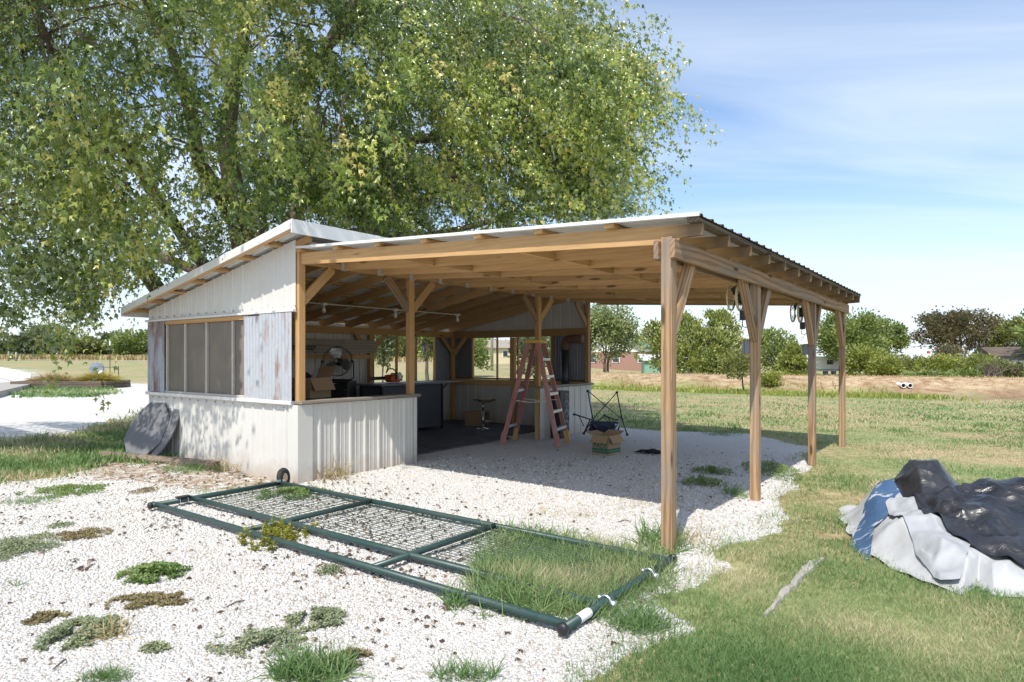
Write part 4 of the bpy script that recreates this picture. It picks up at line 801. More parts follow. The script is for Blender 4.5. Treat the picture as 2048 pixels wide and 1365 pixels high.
def tarps():
    w = painted('white_tarpaulin', (.45, .45, .45), .5, .4, (.27, .28, .29)); b = mat('black_polythene', (.014, .014, .016), .28, spec=.7); t = NT(b)
    d = t.noise(t.coords('Object'), 3, 6, .7); t.col(t.ramp(d, [(.4, (.010, .010, .012)), (.7, (.035, .034, .036))])); vo = t.n('TexVoronoi', _feature='SMOOTH_F1', Scale=11.0); vo.inputs['Smoothness'].default_value = .15; t.k(t.coords('Object'), vo.inputs['Vector']); t.bump(t.noise(t.coords('Object', (1, 2.5, 1)), 6, 5, .6, .8), .35, .03); t.k(t.ramp(d, [(.3, (.2,) * 3), (.7, (.45,) * 3)]), t.b.inputs['Roughness'])
    tw = NT(w); tw.bump(tw.noise(tw.coords('Object'), 12, 5, .65), .3, .012)
    wp = [tuple(G(x, y)[:2]) for x, y in ((1676, 1022), (1692, 1062), (1722, 1108), (1785, 1142), (1850, 1172), (1922, 1192), (1955, 1176), (1990, 1196), (2060, 1198))] + [(4.4, 3.85), (5.4, 4.2), (5.7, 5.2), (4.9, 6.0), (4.1, 6.3), (3.6, 6.45)]
    wt = drape('white_tarp', wp, w, .9, .16, 31, 'crumpled white tarpaulin spread under the black plastic on the lawn', 'tarp', f0=.8)
    bl = mat('worn_blue_tarpaulin', (.05, .10, .19), .7, spec=.25); t = NT(bl); t.col(t.mix(t.ramp(t.noise(t.coords('Object', (1, 3, 1)), 5, 7, .75), [(.55, (0, 0, 0)), (.60, (1, 1, 1))]), (.05, .10, .19), (.45, .47, .5)))
    up = [tuple(G(x, y, .08)[:2]) for x, y in ((1700, 1072), (1718, 1045), (1765, 1016), (1800, 1022), (1808, 1052), (1770, 1060), (1738, 1068), (1732, 1080), (1738, 1106), (1722, 1092))]
    drape('blue_tarp', up, bl, .0, .0, 31, 'worn blue tarpaulin with white flaking patches folded over the white one', 'tarp', 24, 90, under=wt, gap=.014, curl=.0)
    sv = painted('shaded_white_tarpaulin', (.36, .37, .38), .42, .4, (.2, .21, .22)); fp = [tuple(G(x, y, .2)[:2]) for x, y in ((1770, 1022), (1800, 1052), (1832, 1086), (1880, 1118), (1918, 1120), (1938, 1100), (1948, 1080), (1900, 1058), (1845, 1036), (1800, 1015))]  # greyer copy of the white tarp, its shade put into the colour
    wt2 = drape('shaded_tarp_flap', fp, sv, .92, .09, 57, 'folded flap of the white tarpaulin, its shade coloured grey, below the black sheet', 'tarp', 40, 120, lift=.035, under=wt, f0=1.6, gap=.02, curl=.05)
    bp = [(3.48, 6.0), (3.36, 5.45), (3.17, 4.80), (3.10, 4.48), (3.28, 4.24), (3.5, 4.08), (4.3, 4.0), (5.1, 4.45), (5.2, 5.1), (4.6, 5.75), (4.1, 6.15), (3.75, 6.25)]
    drape('black_plastic_sheet', bp, b, 1.08, .13, 84, 'glossy black plastic sheet heaped on top of the white tarpaulin', 'plastic sheet', lift=.06, under=[wt, wt2], f0=.95, gap=.015)
tarps()
# ---------------------------------------------------------------- the big silver maple behind the shed
def limb(mb, pts, r0, r1, n=8, sub=4):
    P = [Vector(p) for p in pts]; q = []
    for i in range(len(P) - 1):
        a, b, c, d = P[max(i - 1, 0)], P[i], P[i + 1], P[min(i + 2, len(P) - 1)]
        for s in range(sub): t = s / sub; q.append(.5 * ((2 * b) + (c - a) * t + (2 * a - 5 * b + 4 * c - d) * t * t + (3 * b - a - 3 * c + d) * t ** 3) + Vector((noise.noise(b * 2 + Vector((t, 0, 0))), noise.noise(b * 2 + Vector((0, t, 5))), 0)) * .05)
    q.append(P[-1]); m = len(q); mb.tube(q, [r0 + (r1 - r0) * (i / (m - 1)) ** .8 for i in range(m)], n); return q
def maple():
    base = Vector((-5.3, 13.2, 0)); e = empty('maple_tree', base); tag(e, 'huge spreading silver maple with drooping branches behind the shed', 'tree')
    S = []; mb = MB()
    mb_t = MB(); limb(mb_t, [base - base, Vector((0, 0, .6)), Vector((.05, -.05, 1.5)), Vector((.1, -.1, 2.4))], .62, .46, 14); mb_t.build('trunk', 'bark', e, True)
    fork = base + Vector((.1, -.1, 2.3)); A = lambda x, y, Z: AT(x, y, Z)
    limbs = [([fork, A(345, 640, 12.5), A(318, 588, 12.2), A(285, 535, 11.7), A(235, 440, 11), A(165, 330, 10.2), A(60, 200, 9.4)], .23, .05),
             ([fork, A(480, 470, 12.9), A(440, 390, 12.5), A(400, 322, 12), A(375, 200, 11.2), A(335, 80, 10.2), A(250, -70, 9)], .25, .05),
             ([fork, A(476, 440, 13.2), A(458, 300, 13.2), A(470, 150, 13), A(505, -20, 13), A(520, -260, 12.6), A(540, -420, 12.4)], .30, .05),
             ([fork, A(560, 480, 13.4), A(660, 350, 13.6), A(800, 285, 13.2), A(950, 262, 12.6), A(1085, 178, 12.2), A(1110, 110, 12), A(1240, 60, 11.8)], .2, .025),
             ([fork, A(520, 420, 13.6), A(640, 120, 13.8), A(760, -60, 13.5), A(900, -220, 13)], .24, .05),
             ([fork, A(620, 490, 13.8), A(780, 450, 13.4), A(930, 345, 12.6), A(1140, 320, 11.9), A(1290, 300, 11.6)], .17, .02),
             ([fork, A(430, 560, 13.8), A(230, 480, 14), A(80, 430, 13.5), A(-120, 380, 13)], .18, .03),
             ([fork, A(400, 520, 12.4), A(250, 300, 10.6), A(120, 120, 8.6), A(40, -60, 7.4)], .16, .03),
             ([fork, A(520, 440, 12.6), A(600, 180, 11.4), A(700, 40, 10.2), A(820, -80, 9.4)], .17, .03),
             ([fork, A(600, 480, 14.4), A(860, 470, 15.5), A(1080, 420, 15), A(1230, 420, 14.2)], .18, .02)]
    for pts, r0, r1 in limbs:
        lb = MB(); q = limb(lb, [p - base for p in pts], r0, r1); lb.build('limb', 'bark', e, True); S += [p + base for p in q[3:]]
    S = np.array([p[:] for p in S])
    SIL = [(-900, -1500), (1000, -1500), (1050, -120), (1085, -10), (1140, 40), (1205, 90), (1185, 150), (1240, 205), (1205, 250), (1205, 290), (1110, 320), (1165, 370), (1155, 410), (1110, 450), (1000, 500), (700, 500), (420, 560), (285, 600), (255, 620), (232, 645), (222, 676),
           (202, 676), (185, 620), (140, 580), (90, 575), (50, 600), (20, 610), (0, 600), (-300, 650), (-900, 660)]
    ROOF = [(215, 655), (250, 610), (590, 412), (780, 462), (1395, 412), (1740, 600), (1700, 1100), (600, 980), (300, 900)]
    d = np.array(SUN_DIR[:]); pv = np.array(PV[:]); pu = np.array(PU[:]); c0 = np.array(C0[:])
    def ok(P, loose=0.0):
        px = CX + FPX * P[:, 0] / P[:, 1] + RNG.normal(size=len(P)) * 10; py = CY - FPX * (P[:, 2] - CH) / P[:, 1] + RNG.normal(size=len(P)) * 10
        k = (P[:, 1] > 4.5) & (inpoly(px, py, SIL) | (loose > 0))
        k &= ~(inpoly(px, py, ROOF) & (P[:, 1] < 12.5))
        rel = P - c0; u = rel @ pu; v = rel @ pv
        k &= ~((u > -4.4) & (u < 5.2) & (v > -.6) & (v < 7.6) & (P[:, 2] < np.where(u < .4, 3.3 + .18 * u, 3.2)))
        land = P + d[None] * (P[:, 2] / -d[2])[:, None]; lx = CX + FPX * land[:, 0] / land[:, 1]; ly = CY + FPX * CH / land[:, 1]; lr = land - c0; lu = lr @ pu; lv = lr @ pv
        r_ = RNG.random(len(P))
        k &= ~((lv < -.25) & (ly > 905) & (r_ < .985))                      # the yard before the end wall lies in full sun
        k &= ~((lu > .3) & (lv < 7.6) & (land[:, 1] < 12) & (r_ < .97))
        k &= ~((land[:, 0] < -6.0) & (land[:, 1] > 15.0) & (r_ < .988)); k &= ~((lx > 1340) & (ly < 846) & (r_ < .75))
        tw = (-.06 - v) / (d @ pv); wp = P + d[None] * tw[:, None]; wr = wp - c0; wu = wr @ pu; hit = (v < -.1) & (wp[:, 2] > 0) & (wp[:, 2] < 2.95)
        tf = (.06 - u) / (d @ pu); fp = rel + d[None] * tf[:, None]; fv = fp @ pv; k &= ~((u > .1) & (fv > -.1) & (fv < 2) & (fp[:, 2] > 0) & (fp[:, 2] < 1.0) & (r_ < .97))
        k &= ~(hit & (wu > -1.25) & (wu < .2) & (r_ < .985)); k &= ~(hit & (wu <= -1.25) & (wp[:, 2] < .9) & (r_ < .85)); k &= ~(hit & (wu <= -1.25) & (r_ < .2))
        return k
    C = np.array((-3.9, 10.9, 7.2)); RR = np.array((9.0, 6.0, 6.4)); pts = []; n = 0
    while n < 1250:
        q = rv(1500) * (RNG.random((1500, 1)) ** .26); P = C + q * RR; P[:, 1] -= .16 * np.maximum(0, P[:, 0] + 1) + .10 * np.maximum(0, -6 - P[:, 0])
        P = P[(P[:, 2] > 1.5) & ~((P[:, 0] > -3.2) & (P[:, 1] < 7.6 + .62 * np.maximum(0, P[:, 2] - 4.5)))]
        nz = vnoise(P, .42, 3.0) + .5 * vnoise(P, 1.0, 8.0); P = P[nz > .0]; P = P[ok(P)]
        low = (P[:, 2] < 4.0) & (P[:, 0] > -6.2) & (P[:, 1] > 12.5) & (RNG.random(len(P)) < .4); P = P[~low]
        pts.append(P); n += len(P)
    # hanging curtains: low branches at the left, ragged tufts along the outline at the right
    def extra(px0, px1, py0, py1, Z0, Z1, k):
        x = RNG.uniform(px0, px1, k); y = RNG.uniform(py0, py1, k); Z = RNG.uniform(Z0, Z1, k); return np.stack([(x - CX) / FPX * Z, Z, CH + (CY - y) / FPX * Z], 1)
    for a in ((205, 232, 600, 670, 9.3, 10.0, 5), (120, 260, 500, 585, 9.2, 11, 14), (0, 130, 500, 590, 9.2, 11, 12), (-250, 60, 400, 580, 8.5, 10.5, 30), (-200, 300, -100, 420, 7.2, 9.8, 85), (0, 300, 300, 530, 8.2, 10.6, 45), (560, 700, 300, 400, 9.6, 10.6, 18), (620, 760, 360, 420, 10, 12, 14), (850, 1200, 60, 330, 10, 12.5, 120), (480, 800, -130, 170, 8.6, 11, 46),
              (1100, 1215, 330, 400, 11.5, 13, 14), (1100, 1215, 40, 290, 9.4, 11.2, 34), (1260, 1295, 190, 215, 9.8, 10.6, 2), (1215, 1270, 75, 110, 9.8, 10.6, 3), (1205, 1245, 280, 300, 9.8, 10.8, 2), (1180, 1215, 360, 395, 10.2, 11.2, 3), (1090, 1135, -20, 20, 9.8, 11, 3), (1240, 1270, 135, 150, 10, 10.6, 2), (980, 1180, 330, 420, 11.4, 13, 26)): pts.append(extra(*a))
    # the crown reaches on towards the camera, above the frame, and shades the branches below it
    q = np.stack([RNG.uniform(-11, -2.5, 900), RNG.uniform(4.8, 8.5, 900), RNG.uniform(5.5, 11.5, 900)], 1); q = q[q[:, 2] > 2.2 + .58 * q[:, 1]]; q = q[(((q - np.array((-5.5, 9.0, 7.5))) / np.array((6.5, 4.8, 4.5))) ** 2).sum(1) < 1]; pts.append(q[ok(q)][:110])
    P = np.concatenate(pts); P = np.repeat(P, 4, 0) + RNG.normal(size=(len(P) * 4, 3)) * np.array((.30, .30, .22)); m = len(P)
    # sprigs: a drooping twig carrying leaves
    D = P - np.array((base.x, base.y, 5.0)); D[:, 2] *= .25; D = unit(D + .5 * rv(m)); D[:, 2] -= .45; D = unit(D)
    ln = RNG.uniform(.45, .95, m); k = 44; V = []; tone = np.clip(.40 + .45 * vnoise(P, .7, 5) + RNG.normal(size=m) * .2, 0, 1)
    s = RNG.random((m, k)); drop = -.55 * (s ** 2) * ln[:, None]; c = P[:, None, :] + D[:, None, :] * (s * ln[:, None])[..., None] + RNG.normal(size=(m, k, 3)) * .065; c[:, :, 2] += drop
    c = c.reshape(-1, 3); ld = rv(m * k) * .75 + np.repeat(D, k, 0) * .5 + np.array((0, 0, -.75)); ln_ = rv(m * k) * .75 + np.repeat(unit(P - C), k, 0) * .5 + np.array((-.15, -.45, .45)); sz = RNG.uniform(.05, .125, m * k)
    tn = np.repeat(tone, k); keep = ok(c, 1); c, ld, ln_, sz, tn = c[keep], ld[keep], ln_[keep], sz[keep], tn[keep]
    V, F = sprout(c, ld, ln_, sz, *LEAF3); rn = np.clip(tn + RNG.normal(size=len(tn)) * .14, 0, 1)
    frac = np.bincount(np.repeat(np.arange(m), k)[keep], minlength=m) / k; np_mesh('crown', V - np.array(base[:]), F, 'maple', e, np.repeat(rn, 6))
    # twigs from the sprigs back towards the nearest limb
    tw = MB(); good = np.nonzero(frac > .6)[0]; idx = RNG.choice(good, min(900, len(good)), replace=False)
    for i in idx:
        p = Vector(P[i]); j = int(np.argmin(((S - P[i]) ** 2).sum(1))); qn = Vector(S[j]); dd = qn - p
        if dd.length > 1.2: qn = p + dd.normalized() * .9
        mid = (p + qn) / 2 + Vector((0, 0, .12)); tw.tube([p - base + Vector((0, 0, -.1)), mid - base, qn - base], [.006, .012, .02], 4, False)
    t_ = tw.build('twigs', 'bark', e); t_['kind'] = 'stuff'
maple()
# ---------------------------------------------------------------- trees and buildings beyond
def tree(name, base, h, rx, ry, z0, m, label, n=5000, ls=.22, trunk=.12, kind='round', group=None, lean=(0, 0), stems=1, bark_='bark_far', cat='tree', gap=-.1, tmpl=LEAF2):
    """crown of leaf clumps in an ellipsoid (round), cone (cedar) or upright plumes (willow)"""
    base = Vector(base); e = empty(name, base); tag(e, label, cat, group)
    k = 14; m_ = max(20, n // k); P = []
    c = np.array((lean[0] * h, lean[1] * h, (h + z0) / 2)); rz = (h - z0) / 2
    while len(P) < m_:
        q = rv(400) * RNG.random((400, 1)) ** .42
        if kind == 'cedar':
            t = RNG.random(400) ** 1.35; a = RNG.random(400) * 6.283; rad = rx * (1 - t) ** .95 * (.35 + .65 * RNG.random(400) ** .5) * (1 + .35 * np.sin(t * 34 + a * 3)); pp = np.stack([np.cos(a) * rad + lean[0] * h * t, np.sin(a) * rad * ry / rx, z0 + t * (h - z0)], 1)
        else: pp = c + q * np.array((rx, ry, rz))
        nz = vnoise(pp + np.array(base[:]), 1.1 / max(.5, rx ** .5), 2.0 + base.x); pp = pp[nz > gap]; P += list(pp)
    P = np.array(P[:m_]); out = unit(P - (c - np.array((0, 0, rz * .6)))); s = max(.10, min(rx, rz) * (.085 if kind == 'cedar' else .13))
    C = np.repeat(P, k, 0) + RNG.normal(size=(m_ * k, 3)) * s * (np.array((1.1, 1.1, .8)) if kind == 'cedar' else np.array((1, 1, .75)))
    D = np.repeat(out, k, 0) + rv(m_ * k) * .8 + (np.array((0, 0, .8)) if kind == 'cedar' else np.array((0, 0, -.5 if kind == 'willow' else .0)))
    V, F = sprout(C, D, rv(m_ * k) + np.array((-.1, -.4, .7)), RNG.uniform(.7, 1.3, m_ * k) * ls, *tmpl)
    rn = np.clip(np.repeat(np.clip(.45 + .3 * vnoise(P + np.array(base[:]), .9, 4) + RNG.normal(size=m_) * .15, 0, 1), k) + RNG.normal(size=m_ * k) * .12, 0, 1)
    np_mesh('crown', V, F, m, e, np.repeat(rn, len(tmpl[0])))
    for j in range(stems):
        tb = MB(); a = 6.283 * j / stems + 1; off = Vector((math.cos(a), math.sin(a), 0)) * (0 if stems == 1 else trunk * 1.5); top = Vector((lean[0] * h, lean[1] * h, 0)) + off * (1 if stems == 1 else 5)
        limb(tb, [off + Vector((0, 0, -.2)), off + top * .15 + Vector((0, 0, h * .2)), top * .5 + Vector((.1 * rx, 0, h * .5)), top * .9 + Vector((0, 0, h * .85))], trunk, trunk * .25, 7, 3)
        for b in range(5):
            a2 = RNG.random() * 6.283; z = z0 + (h - z0) * (.1 + .13 * b); tb.tube([top * (z / h) + Vector((0, 0, z * .8)), top * (z / h) + Vector((math.cos(a2) * rx * .6, math.sin(a2) * ry * .6, z + .15 * h))], [trunk * .4, trunk * .12], 5, False)
        tb.build('trunk', bark_, e, True)
    return e
def spot(px, Z): x = (px - CX) / FPX * Z; return (x, Z, zat(x, Z))
def at_h(py, Z, base): return CH + (CY - py) / FPX * Z - base[2]
def T(px, Z, ytop, wpx, m, label, kind='round', low=.15, name='tree', cat='tree', **kw):
    b = spot(px, Z); h = at_h(ytop, Z, b); rx = wpx / 2 / FPX * Z; return tree(name, b, h, rx, kw.pop('ry', rx * .9), h * low, m, label, kind=kind, cat=cat, **kw)
# seen between the lean-to posts, nearer to farther
T(1212, 44, 606, 118, 'leaf_willow', 'pale feathery willow beside the brick house', 'willow', .27, 'willow_tree', n=9000, ls=.2, stems=2)
T(1322, 52, 644, 104, 'leaf_cedar', 'broad dull green cedar before the pale green metal shed', 'round', .15, 'cedar_tree', n=5200, ls=.24)
T(1380, 46, 616, 116, 'leaf_cedar', 'pointed cedar tree directly behind the first lean-to post', 'cedar', .10, 'cedar_tree', n=6500, ls=.2, trunk=.14)
T(1420, 47, 628, 124, 'leaf_cedar', 'wide double-trunked cedar, the shorter of the pointed pair', 'cedar', .14, 'cedar_tree', n=6500, ls=.2, stems=2, trunk=.12)
T(1447, 48, 612, 128, 'leaf_cedar', 'tallest pointed cedar of the group by the green metal shed', 'cedar', .14, 'cedar_tree', n=7000, ls=.2, trunk=.14)
T(1488, 28.0, 700, 62, 'leaf_olive', 'small olive-coloured sapling leaning on the bank beside the ditch', 'round', .38, 'leaning_sapling', n=2600, ls=.10, trunk=.05, lean=(-.16, 0))
T(1540, 29.5, 742, 44, 'leaf_yellow', 'low yellow-green shrub on the bank behind the second lean-to post', 'round', .02, 'shrub', 'shrub', n=1500, ls=.10, trunk=.03)
T(1548, 62, 660, 96, 'leaf_green', 'rounded green tree behind the second lean-to post', 'round', .1, n=5200, ls=.26)
T(1588, 40, 676, 78, 'leaf_yellow', 'dense rounded juniper bush beyond the third lean-to post', 'cedar', .03, 'juniper_bush', 'bush', n=6500, ls=.17, ry=1.3)
T(1700, 58, 622, 128, 'leaf_green', 'bright green multi-stemmed tree rising behind the last lean-to post', 'round', .22, n=11000, ls=.26, stems=3, trunk=.12, gap=.0)
T(1775, 60, 640, 70, 'leaf_green', 'fresh green tree crown joined to the multi-stemmed tree', 'round', .2, n=5500, ls=.26, gap=-.02)
T(1735, 36, 690, 84, 'leaf_yellow', 'large dome-shaped yellow-green bush beyond the bank', 'round', .02, 'dome_bush', 'bush', n=7500, ls=.15)
T(1768, 34.5, 716, 60, 'leaf_yellow', 'smaller rounded bush pressed against the dome-shaped one', 'round', .02, 'dome_bush', 'bush', n=4200, ls=.14)
T(1915, 62, 622, 176, 'leaf_brown', 'wide dark brownish tree with gaps of sky in its crown', 'round', .34, n=11000, ls=.27, stems=3, trunk=.17, gap=.08, tmpl=LEAF3)
T(2040, 58, 640, 104, 'leaf_olive', 'olive-yellow tree beside the wide brownish tree', 'round', .2, n=7000, ls=.26, gap=-.02)
T(2110, 50, 615, 130, 'leaf_green', 'tall green tree standing past the grey garage', 'round', .2, n=5000, ls=.28)
T(1852, 31.5, 748, 92, 'leaf_green', 'low spreading grey-green bush on top of the bank', 'round', .0, 'low_bush', 'bush', n=4200, ls=.12, ry=1.0)
for px, Z, yt, w, mm, lab in ((1815, 44, 704, 84, 'leaf_olive', 'olive shrub between the dome bush and the white gas tank'), (1880, 42, 712, 90, 'leaf_yellow', 'yellowish shrub just right of the white gas tank'), (1898, 46, 690, 70, 'leaf_brown', 'dark brown-leaved shrub under the wide brownish tree'),
                              (1945, 41, 706, 100, 'leaf_yellow', 'yellow-green shrub mound in front of the brownish tree'), (2000, 37, 722, 84, 'leaf_olive', 'olive shrub before the grey garage'), (2050, 36, 738, 70, 'leaf_brown', 'brown dying shrub at the foot of the grey garage'),
                              (1935, 34, 744, 90, 'leaf_green', 'low green thicket on the bank crest beside the brush pile'), (2100, 34, 730, 90, 'leaf_green', 'green shrub past the brown dying one')):
    T(px, Z, yt, w, mm, lab, 'round', .0, 'shrub', 'shrub', n=3600, ls=.14, trunk=.04, group='shrubs beyond the bank')
# brush pile of grey sticks
def brush():
    b = Vector(spot(1985, 33)); e = empty('brush_pile', b); tag(e, 'heap of bare grey branches among the shrubs', 'brush pile')
    for k in range(46):
        a = RNG.random() * 6.283; r = RNG.random() * 1.2; p = Vector((math.cos(a) * r, math.sin(a) * r * .6, 0)); q = p * -.4 + Vector((RNG.normal() * .5, RNG.normal() * .3, .5 + RNG.random() * .9)); MB().tube([p, (p + q) / 2 + Vector((0, 0, .15)), q], [.03, .02, .008], 5, False).build('branch', 'bark_far', e)
brush()
# far side of the left field: hedgerow trees
HL = [(-140, 640, 130), (-60, 655, 110), (18, 668, 70), (62, 662, 60), (105, 648, 96), (165, 672, 80), (215, 668, 80), (262, 660, 96), (320, 672, 80), (700, 655, 110), (770, 640, 90), (815, 648, 110), (875, 640, 100), (955, 668, 70), (1000, 684, 60), (1060, 660, 90), (1110, 655, 100), (640, 650, 120), (560, 660, 120), (450, 660, 130)]
for k, (px, yt, w) in enumerate(HL):
    mm = ('leaf_dark', 'leaf_green', 'leaf_olive')[(k * 7) % 3]
    T(px, 112 + (k * 5) % 11, yt, w, mm, {'leaf_dark': 'dark green hedgerow tree beyond the far gravel road', 'leaf_green': 'mid green hedgerow tree beyond the far gravel road', 'leaf_olive': 'olive hedgerow tree beyond the far gravel road'}[mm], 'round', .0, 'hedgerow_tree', n=2600, ls=.55, trunk=.2, group='hedgerow beyond the far road')
def hedge():
    P = []; 
    for k in range(5200):
        px = RNG.uniform(-260, 1200); Z = RNG.uniform(116, 124); x = (px - CX) / FPX * Z; hh = 2.4 + 1.6 * noise.noise((px * .012, 0, 0)); P.append((x, Z, zat(x, Z) + RNG.random() ** .7 * hh))
    P = np.array(P); P = np.repeat(P, 3, 0) + RNG.normal(size=(len(P) * 3, 3)) * .4; V, F = sprout(P, rv(len(P)), rv(len(P)) + np.array((0, -.5, .6)), RNG.uniform(.35, .8, len(P)), *LEAF2)
    rn = np.clip(.45 + .35 * vnoise(P, .12, 2) + RNG.normal(size=len(P)) * .14, 0, 1); o = np_mesh('hedgerow', V, F, 'leaf_dark', None, np.repeat(rn, 4)); tag(o, 'continuous dark scrub of the far hedgerow', 'hedge', kind='stuff')
    # tall dry grass along the road verge
    n = 14000; px = RNG.uniform(-260, 1200, n); Z = RNG.uniform(103, 112, n); x = (px - CX) / FPX * Z; Pg = np.stack([x, Z, hgt(x, Z)], 1); V, F = sprout(Pg, np.array((0, 0, 1.0)) + rv(n) * .25, rv(n), RNG.uniform(.5, 1.1, n), BLADE[0] * np.array((3.5, 1, 1)), BLADE[1])
    o = np_mesh('verge_grass', V, F, 'grass_dry', None, np.repeat(RNG.random(n), 5)); tag(o, 'tall straw-coloured grass along the far road verge', 'grass', kind='stuff')
    n = 6000; X = RNG.uniform(3, 26, n); by = np.interp(X, [-8, 4.4, 12.4, 19.7, 60], [40, 34, 28.2, 25.2, 10]); Y = by + RNG.uniform(-.2, 9, n); Pg = np.stack([X, Y, hgt(X, Y)], 1); V, F = sprout(Pg, np.array((0, 0, 1.0)) + rv(n) * .5, rv(n), RNG.uniform(.04, .11, n), BLADE[0] * np.array((3.2, 1, 1)), BLADE[1]); o = np_mesh('bank_grass', V, F, 'grass_dry', None, np.repeat(RNG.random(n), 5)); tag(o, 'thin dry grass covering the earth bank', 'grass', kind='stuff')
    n = 9000; X = RNG.uniform(3.5, 16, n); by = np.interp(X, [-8, 4.4, 12.4, 19.7, 60], [40, 34, 28.2, 25.2, 10]); Y = by + RNG.normal(size=n) * 1.0 - 1.9; Pg = np.stack([X, Y, hgt(X, Y)], 1); V, F = sprout(Pg, np.array((0, 0, 1.0)) + rv(n) * .4, rv(n), RNG.uniform(.10, .26, n), BLADE[0] * np.array((2.5, 1, 1)), BLADE[1]); o = np_mesh('ditch_grass', V, F, 'leaf_yellow', None, np.repeat(RNG.random(n) * .6 + .3, 5)); tag(o, 'bright green grass growing along the ditch', 'grass', kind='stuff')
hedge()
# small twin-stemmed tree in the near field seen through the rear opening
T(862, 34, 640, 74, 'leaf_green', 'small twin-stemmed tree in the field seen through the rear opening', 'round', .42, 'field_tree', n=3600, ls=.17, stems=2, trunk=.14)
T(765, 30, 640, 60, 'leaf_dark', 'dark drooping sapling seen through the rear opening', 'willow', .35, 'field_tree', n=1800, ls=.15, trunk=.06)
T(1068, 24, 655, 90, 'leaf_dark', 'dark leafy sapling right behind the far wall opening', 'willow', .30, 'field_tree', n=1700, ls=.14, trunk=.05)
T(935, 46, 660, 90, 'leaf_green', 'light green tree seen through the far wall opening', 'round', .1, 'field_tree', n=3000, ls=.24)
M['brick'] = mat('red_brick', (.32, .15, .11), .85)
def brickmat():
    t = NT(M['brick']); b = t.n('TexBrick', Scale=4.0); b.inputs['Color1'].default_value = (.34, .16, .115, 1); b.inputs['Color2'].default_value = (.28, .12, .09, 1); b.inputs['Mortar'].default_value = (.42, .36, .31, 1)
    tc = t.n('TexCoord'); mp = t.n('Mapping'); mp.inputs['Rotation'].default_value = (R(90), 0, 0); t.k(tc.outputs['Object'], mp.inputs[0]); t.k(mp.outputs[0], b.inputs['Vector']); t.col(b.outputs['Color'])
brickmat()
M['roof_green'] = painted('green_steel_roof', (.10, .24, .19), .45, .15); M['shed_green'] = painted('pale_green_steel', (.22, .38, .29), .5, .2); M['glass'] = mat('dark_window_glass', (.05, .06, .07), .08)
def house():
    b = Vector(spot(1232, 84)); e = empty('brick_house', b, R(-24)); tag(e, 'red brick house with white gable and green metal roof', 'house')
    MB().box((-5.2, 0, -.5), (5.0, 9, 2.35)).build('wall', 'brick', e)
    MB().add([(-5.2, -.02, 2.35), (5.0, -.02, 2.35), (-.1, -.02, 4.35), (-5.2, .2, 2.35), (5.0, .2, 2.35), (-.1, .2, 4.35)], [(0, 1, 2), (5, 4, 3), (0, 3, 4, 1)]).build('gable', 'white', e)
    rf = MB(); 
    for s, x in ((-1, -5.7), (1, 5.5)): rf.add([(-.1, -.6, 4.42), (x, -.6, 2.22), (x, 9.6, 2.22), (-.1, 9.6, 4.42), (-.1, -.6, 4.58), (x, -.6, 2.38), (x, 9.6, 2.38), (-.1, 9.6, 4.58)], [(4, 5, 6, 7), (3, 2, 1, 0), (0, 1, 5, 4), (1, 2, 6, 5), (2, 3, 7, 6)])
    rf.build('roof', 'roof_green', e)
    for x in (-3.1, 0, 3.4): w = MB().box((x - .5, -.06, .9), (x + .5, .02, 2.05)).build('window', 'white', e); MB().box((x - .42, -.075, .97), (x + .42, -.05, 1.48)).box((x - .42, -.075, 1.53), (x + .42, -.05, 1.99)).build('pane', 'glass', w)
    MB().box((1.2, 5, 3.6), (1.7, 5.6, 5.0)).build('chimney', 'brick', e)
house()
